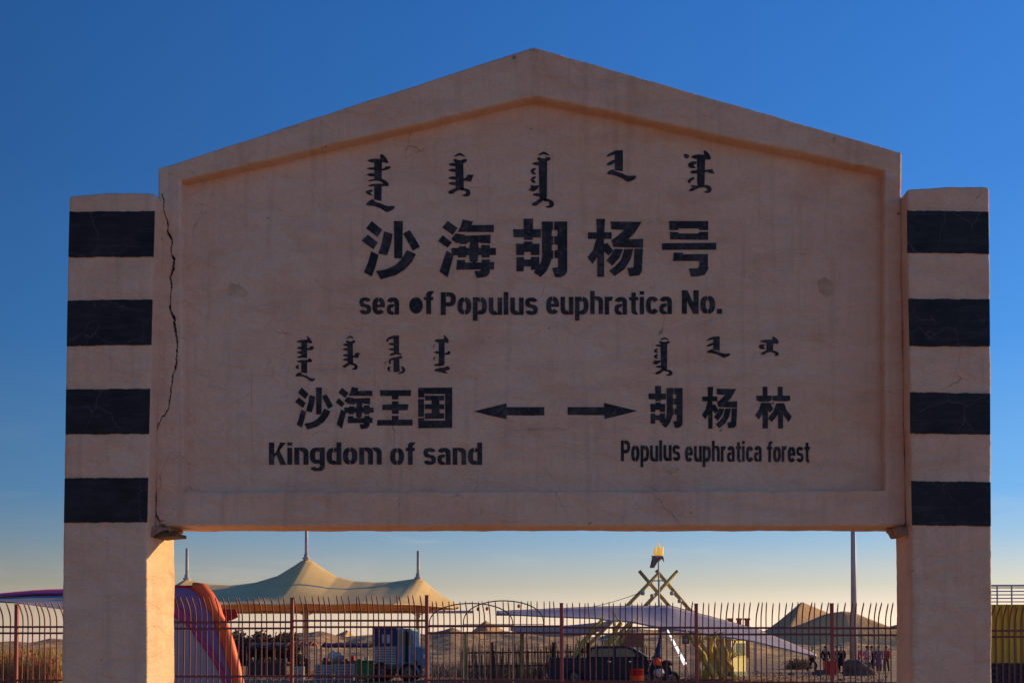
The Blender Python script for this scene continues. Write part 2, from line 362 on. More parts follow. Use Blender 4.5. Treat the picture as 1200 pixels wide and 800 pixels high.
for i in range(5):
    A, B, a, b = O3[i], O3[(i+1) % 5], I3[i], I3[(i+1) % 5]
    nrad = 64 if i == 4 else 26
    # all rows need one length -> always 64 radial steps
    nrad = 64
    for k in range(segs[i]):
        t = k/segs[i]; o = A.lerp(B, t); n_ = a.lerp(b, t)
        dr = (n_-o); wd = dr.length; u = dr/wd; row = []
        for d in (YE-YB, .16, .12, .08, .05, .03, .018):           # outer side, back to front
            p = o+Vector((0, d, 0)); row.append(p+wob(p, .004, 6, 2))
        for q in range(nrad+1):
            s_ = q/nrad; dist = s_*wd; dep = 0.0
            ro, ri = .014, .012
            if dist < ro: dep = ro-math.sqrt(max(0, ro*ro-(ro-dist)**2))
            if wd-dist < ri: dep = ri-math.sqrt(max(0, ri*ri-(ri-(wd-dist))**2))
            p = o+u*dist; w_ = wob(p, .0032, 8, 2)
            cr = crackd(p.x, p.z) if i == 4 or (i == 0 and k < 12) else 0
            if cr: CRK[len(rows)*(7+nrad+1+5)+len(row)] = cr
            cr *= .035
            row.append(Vector((p.x, YB+dep+cr, p.z))+w_)
        for d in (.02, .03, .04, .05, YP-YB+.01):                       # inner lip
            p = n_+Vector((0, d, 0))+u*(.004*(d/.05)); row.append(p+wob(n_, .0032, 8, 2)+Vector((nz1(p, 30)*.0015, 0, nz1(p, 30, 5)*.0015)))
        rows.append(row)
rows.append([v.copy() for v in rows[0]])
# rounded lower corners of the board
border = obj('raised_border', MB().grid(rows), M['plaster'], SIGN, True)
border.data.materials.append(M['crackdark'])
for pl_ in border.data.polygons:
    if sum(CRK.get(i_, 0) for i_ in pl_.vertices) > 1.4: pl_.material_index = 1
border['label'] = 'raised plaster border with a jagged crack on its left side'
# recessed panel
rows = []; nx, nz_ = 300, 170
xl, xr = W(205, 400, YP).x, W(1043, 400, YP).x; zb = W(600, 582, YP).z
def ztopf(x):
    pa, pl, pr = W(627, 106, YP), W(205, 207, YP), W(1043, 196, YP)
    return pl.z+(pa.z-pl.z)*(x-pl.x)/(pa.x-pl.x) if x < pa.x else pa.z+(pr.z-pa.z)*(x-pa.x)/(pr.x-pa.x)
for j in range(nz_+1):
    row = []
    for i in range(nx+1):
        x = xl+(xr-xl)*i/nx; z = zb+(ztopf(x)-zb)*j/nz_
        # plaster builds up softly into the corners of the recess
        e = min(x-xl-.02, xr-.02-x, z-zb-.02); e2 = ztopf(x)-z-.02
        fil = .004*math.exp(-max(0, min(e, e2))/.02)
        row.append((x, YP-fil+nz1((x, 0, z), 3)*.0010+nz1((x, 2, z), 12)*.0003, z))
    rows.append(row)
panel = obj('recessed_panel', MB().grid(rows), M['plaster'], SIGN, True)
# core slab behind panel and border
def inset(pts, k):
    cx = sum(p[0] for p in pts)/5; cz = sum(p[1] for p in pts)/5
    return [(cx+(x-cx)*k, cz+(z-cz)*k) for x, z in pts]
core = [(p.x, p.z) for p in O3]
obj('board_back', MB().prism(inset(core, .9965), YP+.012, YE+.004), M['plaster'], SIGN)
# broken mortar under the corners, and a plank end poking out on the left
def lump(pts, y0, y1, name, m, k, parent=SIGN):
    mb = MB(); n = 18; rows = []
    ring = pts
    steps = 9
    for j in range(steps+1):
        y = y0+(y1-y0)*j/steps; sc = 1-.25*abs(j/steps-.4); cx = sum(p.x for p in ring)/len(ring); cz = sum(p.z for p in ring)/len(ring)
        row = []
        m_ = len(ring)*4
        for q in range(m_):
            f = q/4; a = ring[int(f)]; b = ring[(int(f)+1) % len(ring)]; p = a.lerp(b, f-int(f))
            v = Vector((cx+(p.x-cx)*sc, y, cz+(p.z-cz)*sc)); v += Vector((nz1(v, 40, k), nz1(v, 30, k), nz1(v, 40, k+3)))*.012
            row.append(v)
        row.append(row[0]); rows.append(row)
    mb.grid(rows); c = len(rows[0])
    mb.f.append(tuple(range(c-2, -1, -1))); mb.f.append(tuple((steps)*c+q for q in range(c-1)))
    return obj(name, mb, m, parent)
lump([W(x, y, 5.12) for x, y in ((175, 622), (176, 634), (184, 630), (193, 625), (203, 622), (203, 618), (176, 617))], 5.05, 5.27, 'broken_mortar', M['mortar'], 2)
lump([W(x, y, 5.12) for x, y in ((1044, 618), (1048, 622), (1053, 629), (1060, 625), (1063, 617))], 5.06, 5.25, 'broken_mortar', M['mortar'], 7)
a = W(183, 630.5, 5.1); b = W(209, 628.5, 5.1)
obj('plank_end', MB().prism([(a.x, a.z), (b.x, b.z), (b.x-.003, b.z+.014), (a.x, a.z+.016)], 5.07, 5.21), M['wood'], SIGN, bevel=.002)

# old patches and a scratch in the panel
def patch(pts, m, k, name='plaster_patch'):
    P = []
    for i in range(len(pts)):
        a, b = Vector(pts[i]), Vector(pts[(i+1) % len(pts)])
        for q in range(6):
            p = a.lerp(b, q/6); P.append((p.x+nz1((p.x, p.y, k), .3)*1.6, p.y+nz1((p.y, p.x, k), .3)*1.6))
    Q = [W(x, y, YP-.0016) for x, y in P]; obj(name, MB().prism([(v.x, v.z) for v in Q], YP-.0016, YP+.003), m, panel)
patch([(264, 340), (270, 331), (280, 333), (291, 343), (286, 349), (276, 344), (268, 346)], M['patch'], 1)
patch([(958, 330), (966, 325), (977, 332), (978, 344), (968, 348), (960, 342)], M['patch'], 4)
patch([(776, 545), (790, 543), (797, 549), (786, 556), (779, 552)], M['patch'], 7)
patch([(294.6, 432), (295.1, 432), (295.3, 500), (295.1, 566), (294.7, 566), (294.7, 500)], M['patch'], 9, 'scratch')
patch([(600, 503), (640, 500), (663, 501), (661, 504), (640, 503.5), (604, 506)], M['patch'], 12)
# ----------------------------------------------------------------- lettering
cnt = [0]
def glyph(name, polys, tr, label=None, smooth=False):
    mb = MB()
    for k, P in enumerate(polys):
        sm = smooth and len(P) > 4
        P = [Vector((x, y)) for x, y in P]
        if sm:
            for _ in range(2):
                Q = []
                for i in range(len(P)):
                    a, b = P[i], P[(i+1) % len(P)]; Q += [a.lerp(b, .2), a.lerp(b, .8)]
                P = Q
        yy = YP-.0022-.00014*(k % 9); pts = []
        for p in P:
            x, y = tr(p.x, p.y); v = W(x, y, yy); pts.append((v.x, v.z))
        mb.prism(pts, yy, YP+.004)
    o = obj(name, mb, M['letter'], panel)
    if label: o['label'] = label
    return o
def lin(ox, oy, s): return lambda x, y: (ox+x/s, oy+y/s)
def fit(src, dst):
    (a, b, c, d), (e, f, g, h) = src, dst
    return lambda x, y: (e+(x-a)/(c-a)*(g-e), f+(y-b)/(d-b)*(h-f))
def tooth(y, x0=98, x1=190): return [(x0, y), ((x0+x1)/2, y-19), (x1, y-16), (x1, y+20), ((x0+x1)/2, y+15)]
def sh(P, dx, dy): return [(x+dx, y+dy) for x, y in P]
SHA = [[(178,45),(240,95),(212,138),(145,88)],[(155,125),(213,170),(188,210),(118,160)],[(175,222),(218,243),(200,310),(178,370),(133,345),(155,290)],
 [(250,105),(300,120),(290,180),(268,245),(217,235),(238,170)],[(308,45),(360,45),(357,262),(310,262)],[(400,98),(432,145),(460,195),(418,218),(362,118)],
 [(383,215),(437,238),(415,280),(375,325),(320,360),(230,385),(203,338),(270,325),(320,300),(355,265)]]
HAI = [[(148,88),(262,170),(205,250),(82,165)],[(88,255),(195,340),(145,400),(35,325)],[(135,435),(215,490),(180,620),(145,748),(50,680),(90,560)],
 [(322,72),(440,95),(425,138),(685,135),(688,218),(265,215),(300,150)],
 [(240,235),(345,250),(350,262),(650,250),(645,350),(540,345),(505,335),(505,400),(400,400),(410,340),(380,335),(370,358),(290,358),(285,345),(245,345),(190,300)],
 [(190,405),(710,405),(710,485),(190,490)],[(280,385),(362,385),(362,512),(265,515)],[(540,370),(640,370),(635,515),(545,515)],
 [(430,396),(510,396),(495,560),(460,575),(405,560),(395,490)],
 [(255,545),(350,545),(350,575),(545,575),(545,540),(640,540),(640,568),(690,570),(690,655),(642,655),(635,700),(600,740),(500,755),(480,750),(462,675),(530,672),(535,655),(248,658)]]
HU = [[(185,62),(298,62),(292,310),(190,310)],[(62,185),(390,185),(385,282),(68,278)],
 [(190,330),(290,330),(290,355),(372,355),(372,487),(272,487),(272,450),(192,450),(192,487),(102,487),(95,355),(190,355)],
 [(102,512),(190,512),(190,540),(272,540),(272,510),(370,510),(370,605),(385,618),(335,662),(275,660),(272,618),(190,618),(185,675),(102,678)],
 [(398,95),(515,95),(515,530),(490,600),(450,680),(385,745),(305,688),(360,630),(395,560),(403,480)],
 [(510,95),(530,95),(530,195),(510,195)],[(510,265),(532,265),(532,365),(510,365)],[(510,435),(532,435),(532,530),(510,530)],
 [(545,95),(697,95),(697,680),(670,720),(620,745),(555,742),(522,640),(590,632),(590,525),(548,520),(548,435),(585,430),(585,365),(545,360),(545,270),(582,265),(582,195),(545,190)]]
YANG = [[(187,65),(292,65),(278,300),(280,742),(200,742),(197,300)],[(90,222),(368,222),(368,298),(90,298)],[(190,296),(250,330),(225,470),(145,592),(85,515),(150,430)],
 [(265,362),(318,345),(390,440),(330,492),(265,430)],[(355,95),(718,100),(640,225),(560,305),(738,298),(735,404),(410,392),(388,395),(365,312),(430,270),(515,195),(362,185)],
 [(400,415),(500,418),(460,520),(375,612),(308,550),(365,480)],[(515,418),(622,415),(590,540),(520,650),(405,732),(338,672),(420,610),(480,540)],
 [(635,414),(735,414),(722,680),(690,725),(575,735),(552,640),(625,632)]]
HAO = [[(820,45),(1050,45),(1050,98),(1000,98),(990,88),(880,88),(870,98),(823,98)],[(825,108),(872,110),(880,118),(990,118),(1000,108),(1050,108),(1050,155),(827,152)],
 [(778,175),(1097,172),(1097,212),(780,213)],[(848,230),(898,230),(903,240),(1048,238),(1048,330),(1030,358),(990,368),(950,370),(935,322),(985,322),(998,310),(998,278),(843,278)]]
WANG = [[(645,342),(808,342),(805,372),(742,372),(742,390),(708,390),(708,372),(648,372)],[(708,400),(742,400),(742,415),(795,415),(790,445),(742,447),(742,465),(708,465),(708,445),(658,445),(657,418),(708,416)],
 [(708,475),(742,475),(742,495),(815,495),(815,525),(630,525),(632,497),(708,497)]]
GUO = [[(845,330),(1022,328),(1022,538),(845,540),(845,487),(877,487),(877,500),(985,500),(985,362),(877,362),(877,380),(845,380)],[(845,388),(875,388),(875,480),(845,480)],
 [(880,370),(980,370),(980,395),(955,395),(955,415),(980,415),(980,440),(955,440),(955,462),(980,462),(980,490),(880,490),(880,462),(915,462),(915,440),(880,440),(880,415),(915,415),(915,395),(880,395)]]
LIN = [[(272,90),(335,90),(335,214),(272,214)],[(188,210),(395,210),(392,268),(350,290),(240,290),(188,272)],[(250,305),(375,305),(342,380),(342,648),(272,648),(272,450),(220,528),(172,470),(225,390)],
 [(340,318),(375,305),(412,385),(370,435),(340,405)],[(475,90),(540,90),(540,214),(475,214)],[(405,210),(640,210),(640,275),(580,285),(405,278)],
 [(455,312),(560,312),(590,400),(662,490),(620,562),(545,460),(545,648),(480,648),(478,460),(398,560),(345,510),(420,410)],[(400,302),(412,298),(424,308),(416,324),(404,320)]]
big = 'large painted character in the top row'
for G, tr, nm in ((SHA, lin(400, 250, 5), '沙'), (HAI, lin(510, 250, 10), '海'), (HU, lin(595, 250, 10), '胡'), (YANG, lin(680, 250, 10), '杨'), (HAO, lin(620, 250, 5), '号')):
    glyph('painted_character', G, tr, big+' '+nm)
for G, tr, nm in ((SHA, fit((118,45,460,385), (345.7,453.8,390,503)), '沙'), (HAI, fit((35,72,710,755), (393.4,453,437.7,502.5)), '海'), (WANG, lin(300,380,4.445), '王'), (GUO, lin(300,380,4.445), '国'),
                  (HU, fit((62,62,697,745), (760,452,799.9,501)), '胡'), (YANG, fit((85,65,738,742), (822.8,453,864,502)), '杨'), (LIN, lin(870,445,11.43), '林')):
    glyph('painted_character', G, tr, 'small painted character in the lower row '+nm)
for P, lb in (([(157,452),(327,410),(327,430),(524,430),(524,472),(470,474),(327,472),(327,492),(240,474)], 'black arrow pointing left'), ([(645,430),(835,430),(835,408),(1010,450),(837,492),(837,472),(645,470)], 'black arrow pointing right')):
    glyph('painted_arrow', [P], lin(520,380,4.445), lb)
HAT = [(165,115),(205,85),(235,68),(270,85),(310,118),(270,110),(235,98),(200,112)]
JAW = [(158,155),(185,140),(215,155),(250,160),(285,142),(325,145),(315,175),(270,195),(190,195)]
W1 = [[(185,170),(275,170),(272,390),(185,385)],[(95,160),(150,145),(200,138),(262,145),(250,95),(275,85),(320,120),(350,175),(345,195),(290,178),(190,187),(150,182)],
 [(88,255),(140,243),(190,243),(190,268),(140,266)],[(88,327),(140,308),(190,312),(190,348),(135,345)],[(270,262),(310,250),(315,235),(350,228),(385,235),(355,262),(300,277),(270,277)],
 [(100,400),(160,380),(270,372),(325,398),(360,440),(345,464),(300,440),(265,405),(200,394),(140,404)],[(105,457),(160,438),(240,430),(345,442),(345,462),(240,457),(150,465)],
 [(185,452),(272,452),(268,635),(185,615)],[(80,532),(115,506),(165,500),(165,520),(140,530),(145,550),(172,567),(120,562)],
 [(88,668),(130,630),(175,610),(190,642),(260,662),(340,698),(415,690),(432,705),(400,742),(330,768),(270,727),(180,692),(95,687)]]
W2 = [[(185,180),(278,180),(285,500),(190,500)],HAT,JAW,tooth(208),tooth(275),tooth(365),tooth(430),[(280,372),(310,365),(325,335),(345,325),(405,330),(385,358),(372,405),(335,405),(320,395),(280,398)],
 [(95,530),(150,500),(200,476),(245,500),(195,518),(165,545),(125,552)],[(240,478),(310,488),(350,503),(367,540),(350,577),(300,582),(258,567),(300,558),(315,535),(300,515),(240,507)]]
CS = [(235,248),(190,253),(163,285),(185,320),(235,324),(215,300),(203,285),(225,268)]
W3 = [[(262,172),(362,172),(358,625),(272,625)],sh(HAT,85,-14),sh(JAW,80,-20),tooth(198,180,268),tooth(560,182,276),CS,sh(CS,0,98),[(140,500),(175,482),(165,445),(215,457),(272,450),(250,490),(200,525),(165,510)],
 [(180,665),(230,640),(272,608),(330,615),(280,652),(240,687),(195,690)],[(320,605),(390,613),(440,645),(443,685),(415,712),(350,714),(345,695),(385,690),(390,660),(370,640),(320,637)]]
W4 = [[(205,45),(300,40),(300,285),(205,275)],[(105,110),(140,78),(208,46),(212,87),(120,117)],[(105,205),(150,170),(208,148),(210,184),(150,217),(115,217)],
 [(108,322),(130,285),(190,262),(205,288),(270,303),(360,343),(445,336),(462,355),(420,392),(355,414),(290,367),(200,332)]]
W5 = [[(268,128),(365,128),(355,470),(272,470)],[(112,90),(140,80),(178,100),(170,130),(140,138),(115,115)],[(190,118),(240,95),(300,88),(358,98),(342,50),(360,40),(410,80),(437,150),(400,147),(330,152),(250,142)],
 [(268,175),(210,168),(158,205),(180,247),(262,250),(230,225),(235,205),(265,195)],[(185,295),(210,276),(360,270),(400,268),(450,260),(462,295),(477,317),(430,312),(400,292),(330,302),(215,317)],
 [(240,353),(190,368),(153,400),(185,432),(192,402),(237,377)],[(170,505),(225,475),(188,443),(270,460),(370,443),(420,458),(444,500),(420,537),(370,542),(350,525),(395,515),(385,482),(330,470),(270,487),(230,514),(180,517)]]
S1 = [[(165,155),(240,133),(343,133),(325,85),(335,70),(375,110),(414,170),(400,187),(340,177),(240,177),(190,174)],[(240,168),(330,168),(330,418),(240,398)],tooth(260,165,245),tooth(332,165,245),[(160,408),(240,373),(330,417),(240,412),(190,414)],
 [(328,266),(370,262),(372,233),(442,233),(420,292),(328,292)],[(165,468),(240,446),(345,446),(365,413),(412,450),(400,480),(330,480),(190,484)],[(240,472),(330,472),(328,652),(240,642)],
 [(145,555),(180,526),(205,523),(188,550),(207,584),(165,584)],[(145,692),(175,655),(235,636),(235,670),(320,690),(390,733),(467,738),(430,777),(385,787),(320,727),(230,697),(160,707)]]
S3 = [[(165,140),(200,95),(280,66),(365,66),(365,102),(230,120),(197,137),(202,167),(170,162)],[(282,66),(368,66),(368,342),(285,342)],tooth(200,190,288),tooth(282,195,288),[(213,375),(245,343),(310,328),(400,348),(414,372),(320,357),(240,384)],
 [(213,430),(290,408),(415,383),(422,408),(380,432),(300,442),(237,452),(242,500),(220,522),(208,470)],[(282,438),(370,430),(378,632),(282,637)],[(170,462),(145,495),(170,528),(157,512),(152,495),(158,478)],
 [(247,546),(190,558),(186,610),(242,632),(222,608),(220,580)],[(395,548),(440,550),(470,600),(450,647),(380,667),(333,662),(400,635),(425,600)]]
S4 = [[(178,145),(240,120),(345,122),(328,65),(350,63),(412,130),(407,184),(340,174),(240,174)],[(255,168),(345,168),(345,512),(255,512)],[(207,198),(158,230),(187,264),(175,245),(180,222)],[(225,388),(156,420),(210,468),(185,435),(190,412)],
 tooth(330,175,258),[(343,345),(390,333),(400,308),(432,308),(432,362),(343,364)],[(173,527),(240,500),(362,525),(300,542),(190,542)],[(163,614),(250,570),(345,568),(375,543),(415,548),(432,590),(400,607),(345,614),(407,660),(330,650),(250,627)]]
S7 = [[(138,155),(200,133),(345,133),(330,90),(350,78),(410,118),(437,165),(427,197),(350,192),(240,182),(160,167)],[(240,168),(350,168),(345,312),(245,312)],[(217,198),(150,203),(116,235),(150,277),(220,277),(217,255),(185,240),(217,222)],
 [(150,350),(190,320),(245,298),(350,298),(420,323),(442,360),(415,384),(370,380),(385,350),(345,327),(300,320),(245,332),(210,360),(160,357)]]
for G, tr in ((W1, lin(420,172,10)), (W2, lin(515,172,10)), (W3, lin(605,172,10)), (W4, lin(700,172,10)), (W5, lin(790,172,10)),
              (S1, lin(335,388,13.33)), (W2, fit((95,68,405,582), (400.9,392.9,421.9,433))), (S3, lin(440,388,13.33)), (S4, lin(495,388,13.33)),
              (W3, fit((140,50,445,712), (764.2,394.6,788.6,439.8))), (W4, fit((105,40,460,412), (827.9,393.9,856.2,418.9))), (S7, lin(880,388,13.33))):
    glyph('painted_script_word', G, tr, None, True)
# Latin words: a bold narrow stencil face drawn from bars and bowls (x-height 100, capitals 132)
TW, TH = 29, 23
def bar_(x0, y0, x1, y1): return [(x0, y0), (x1, y0), (x1, y1), (x0, y1)]
def arc_(x0, x1, y0, y1, a0, a1, t=TW, h=TH, n=2.5):
    cx, cy, rx, ry = (x0+x1)/2, (y0+y1)/2, (x1-x0)/2, (y1-y0)/2; N_ = max(4, int(abs(a1-a0)/9)); out = []; inn = []
    for k in range(N_+1):
        q = R(a0+(a1-a0)*k/N_); c_, s_ = cos(q), sin(q)
        u, v = math.copysign(abs(c_)**(2/n), c_), math.copysign(abs(s_)**(2/n), s_)
        out.append((cx+rx*u, cy+ry*v)); inn.append((cx+(rx-t)*u, cy+(ry-h)*v))
    return out+inn[::-1]
def ring_(x0, x1, y0, y1, gap=3): return [arc_(x0, x1, y0, y1, 90+gap, 270-gap), arc_(x0, x1, y0, y1, -90+gap, 90-gap)]
GL = {
 'o': (80, ring_(0, 80, 0, 100)), 'c': (74, [arc_(0, 78, 0, 100, 32, 328)]),
 'e': (78, [arc_(0, 78, 0, 100, -2, 87), arc_(0, 78, 0, 100, 93, 322), bar_(TW-2, 42, 76, 58)]),
 'a': (78, [arc_(2, 76, 30, 100, 0, 165), bar_(49, 0, 76, 68), arc_(0, 62, -1, 60, 60, 300, 25, 19)]),
 's': (72, [arc_(0, 70, 42, 100, 12, 272, 26, 20), arc_(2, 72, 0, 59, 92, -168, 26, 20)]),
 'f': (52, [bar_(13, 0, 40, 112), bar_(0, 82, 52, 100), arc_(13, 70, 80, 134, 62, 180, 28, 22)]),
 't': (54, [bar_(13, 22, 40, 126), bar_(0, 82, 54, 100), arc_(13, 70, -1, 50, 180, 292, 28, 22)]),
 'P': (88, [bar_(0, 0, 29, 132), arc_(2, 88, 50, 132, -90, 90, 29, 23), bar_(33, 109, 47, 132), bar_(28, 50, 47, 73)]),
 'p': (82, [bar_(0, -36, 27, 100), arc_(4, 82, 0, 100, -120, 86), arc_(4, 82, 0, 100, 94, 130)]),
 'u': (78, [bar_(0, 34, 27, 100), arc_(0, 72, -1, 70, 180, 300), bar_(51, 0, 78, 100)]),
 'l': (27, [bar_(0, 0, 27, 132)]), 'i': (27, [bar_(0, 0, 27, 100), bar_(0, 112, 27, 132)]),
 'h': (78, [bar_(0, 0, 27, 132), arc_(6, 78, 30, 101, 0, 120), bar_(51, 0, 78, 66)]),
 'n': (78, [bar_(0, 0, 27, 100), arc_(6, 78, 30, 101, 0, 120), bar_(51, 0, 78, 66)]),
 'm': (124, [bar_(0, 0, 27, 100), arc_(6, 76, 30, 101, 0, 120), bar_(49, 0, 76, 66), arc_(55, 124, 30, 101, 0, 120), bar_(97, 0, 124, 66)]),
 'r': (52, [bar_(0, 0, 27, 100), arc_(6, 70, 40, 101, 70, 140, 25, 24)]),
 'd': (82, [bar_(55, 0, 82, 132), arc_(0, 78, 0, 100, 50, 86), arc_(0, 78, 0, 100, 94, 300)]),
 'g': (82, [bar_(55, -8, 82, 100), arc_(0, 78, 4, 100, 50, 310), arc_(3, 82, -40, 18, 192, 362, 27, 19)]),
 'N': (92, [bar_(0, 0, 28, 132), bar_(64, 0, 92, 132), [(0, 132), (30, 132), (92, 0), (62, 0)]]),
 'K': (94, [bar_(0, 0, 29, 132), [(27, 62), (27, 40), (62, 132), (94, 132)], [(38, 72), (60, 84), (96, 0), (63, 0)]]),
 '.': (27, [bar_(0, 0, 27, 26)]),
}
def word(txt, x0, x1, base, cap):
    total = sum(GL[c][0] for c in txt)+10*(len(txt)-1); X = 0; polys = []
    sx, sy = (x1-x0)/total, cap/132
    rnd = random.Random(len(txt)+int(x0))
    for c in txt:
        dy, dx = rnd.uniform(-.35, .35), rnd.uniform(-.2, .2)
        for P in GL[c][1]: polys.append([(x0+dx+(X+x)*sx, base+dy-y*sy) for x, y in P])
        X += GL[c][0]+10
    glyph('painted_word', polys, lambda x, y: (x, y), 'painted word '+txt)
glyph('painted_blot', [[(487.5+8.2*cos(q*.5236), 357.8+9.8*sin(q*.5236)) for q in range(12)]], lambda x, y: (x, y), 'smudged letter o painted solid', True)
for a in (('sea', 421, 468, 368, 26), ('f', 496.5, 507.5, 368, 26.5), ('Populus', 516.5, 630, 368.5, 26.5), ('euphratica', 640, 788, 368, 27), ('No.', 799, 846, 367.5, 27.5),
          ('Kingdom', 315, 447, 544, 26), ('of', 457, 486, 544, 26), ('sand', 496, 565, 544, 26),
          ('Populus', 727.5, 797, 540, 24.5), ('euphratica', 803, 893, 540.5, 24), ('forest', 899, 949, 541, 24)):
    word(*a)

# ================================================================= GROUND AND TERRAIN
def sheet(name, xs, ys, hf, m):
    mb = MB().grid([[(x, y, hf(x, y)) for x in xs] for y in ys]); return struct(name, mb, m, True)
def span(a, b, n): return [a+(b-a)*i/n for i in range(n+1)]
struct('ground', MB().grid([[(x, y, 0) for x in (-9000, -600, -60, 60, 600, 9000)] for y in (-3000, -300, 0, 90, 900, 14000)][::1]), M['sand'])
struct('unseen_bounce_sheet', MB().grid([[(x, y, .006) for x in (-14, -5, 5, 14)] for y in (-16, -6, 2, 12)]), M['bounce'])  # added sheet, out of view, tempering the warm ground bounce onto the sign
# low stony hills between the fairground and the big dunes
def pxh(px, Y): return W(px, 700, Y).x
def zat(py, Y): return W(600, py, Y).z
HILLPROF = [(-60, 752), (80, 750), (205, 747), (260, 743), (300, 747), (345, 744), (372, 741), (400, 746), (470, 742), (500, 744), (520, 740), (530, 737), (542, 741), (570, 742), (640, 740), (700, 745), (745, 737), (800, 737), (842, 743), (880, 748), (900, 752), (950, 754), (1060, 755), (1300, 754)]
def hills(x, y):
    Y0 = 230; px = 600+((x/y)-W(600, 757, 1).x)*FPX      # ridge shape along the range
    top = zat(lerp(HILLPROF, px), Y0); t = (y-120)/110
    f = max(0, min(1, t)); f = f*f*(3-2*f) if y <= 230 else max(0, 1-(y-230)/90)
    return -.3+top*f*(1+.25*nz1((x, y, 0), .09))+f*(nz1((x, y, 0), .18)*.7+nz1((x, y, 0), .5)*.25)
sheet('stony_hills', span(-130, 120, 260), span(115, 320, 80), hills, M['hill'])
def dune(name, cx_px, Y, peak_py, wl, wr, front, back, slide=0.0, ridgebend=0.0, base=0.0, n=90):
    "a dune with a crest running towards the viewer: steep shaded left face, long sunlit right face"
    cx = W(cx_px, 757, Y).x; H = W(cx_px, peak_py, Y).z
    def h(x, y):
        t = (y-Y)/(front if y < Y else back)
        Hr = H*max(0, 1-abs(t))**(1.15); xr = (cx/Y+ridgebend/FPX*(-t))*y if t < 0 else (cx/Y-70/FPX*t)*y
        xr += nz1((0, y, 0), .05)*1.5
        d = x-xr
        w_ = wl if d < 0 else wr
        f = max(0, 1-abs(d)/w_)
        f = f**1.08 if d > 0 else f**1.15
        return -.4+Hr*f*1.0+nz1((x, y, 1), .08)*.25*f
    return sheet(name, span(cx-wl*1.05, cx+wr*1.05, n), span(Y-front, Y+back, n), h, M['dune'])
K = 420/1500
dune('dune', 940, 420, 702.5, 78*K, 150*K, 90, 70, 0, -30)
def ridge_dune(crest, Y, front, back, n=150):
    "a dune whose crest runs across the view: shaded slip face towards the camera, long lit back"
    xa, xb = pxh(crest[0][0], Y), pxh(crest[-1][0], Y)
    def h(x, y):
        px = crest[0][0]+(x-xa)/(xb-xa)*(crest[-1][0]-crest[0][0]); H = max(0, zat(lerp(crest, px), Y)+.4)
        u = (y-Y+1.5*nz1((x, 0, 0), .06)*2)/(front if y < Y else back); f = max(0, 1-abs(u))
        return -.4+H*(f**1.05)+nz1((x, y, 0), .09)*.25*f
    return sheet('dune', span(xa, xb, n), span(Y-front-3, Y+back+3, 70), h, M['dune'])
ridge_dune([(868,757),(885,751),(905,740),(925,735),(943,729),(960,722),(975,718),(990,716.8),(1003,719),(1018,724.5),(1040,733),(1065,741),(1100,752),(1120,757)], 360, 15, 60)
ridge_dune([(990,757),(1010,745),(1030,737),(1050,731),(1070,735),(1100,745),(1130,757)], 390, 20, 50)
dune('dune', 573, 330, 724, 46*330/1500, 80*330/1500, 30, 40, 0, -6)
dune('dune', 404, 350, 735, 34*350/1500, 34*350/1500, 30, 40, 0, -4)
dune('dune', 529, 340, 735, 34*340/1500, 36*340/1500, 30, 40, 0, -4)

# ================================================================= FENCE
FY = 25.0
SECT = [(-142, 19, 707, (733.5, 741, 798)), (19, 181, 707, (733.5, 741, 797.5)), (181, 342, 706, (728, 735.5, 792.5)), (342, 500, 700, (726.5, 734, 792)), (500, 658, 697.5, (733.3, 741, 796.6)),
        (658, 816, 707, (735, 742.5, 797.8)), (816, 975, 708, (735.5, 743, 798.5)), (975, 1133, 708, (736, 744, 799)), (1133, 1292, 708, (739, 746, 800))]
fence = thing('steel_fence', 'maroon steel picket fence with curved picket tops crossing the view behind the signboard', 'fence', (W(600, 757, FY).x, FY, 0))
def bar(c, w_, z0, z1): return MB().box((c[0]-w_, c[1]-w_, z0), (c[0]+w_, c[1]+w_, z1))
pick = None
for i, (x0, x1, pt, rails) in enumerate(SECT):
    a, b = W(x0, 757, FY).x, W(x1, 757, FY).x; zr = [zat(r, FY) for r in rails]
    zt = zat(pt, FY)
    obj('post', MB().box((a-.033, FY-.033, 0), (a+.033, FY+.033, zt)).box((a-.04, FY-.04, zt), (a+.04, FY+.04, zt+.015)), M['post'], fence, bevel=.004)
    for z in zr+[zr[2]-.72]:
        obj('rail', MB().box((a+.034, FY-.017, z-.02), (b-.034, FY+.017, z+.02)), M['fence'], fence, bevel=.003)
    for k in range(1, 23):
        x = a+(b-a)*k/23; dz = zr[0]-1.88
        if pick is None:
            mb = MB(); pts = [(0, 0, .10), (0, 0, 1.0), (0, 0, 1.98), (0, -.02, 2.08), (0, -.07, 2.17), (0, -.15, 2.26), (0, -.22, 2.33), (0, -.235, 2.37)]
            mb.tube(pts, [.0145]*6+[.0135, .003], 4)
            pick = obj('picket', MB().add([v+wloc(fence) for v in mb.v], mb.f), M['fence'], fence)
            p = pick
        else:
            p = pick.copy(); C.objects.link(p); p.parent = fence
        tilt = random.gauss(0, .006)
        p.location = (x-fence.location.x, -.036, dz+random.gauss(0, .006)); p.rotation_euler = (random.gauss(0, .01), tilt, random.gauss(0, .05))

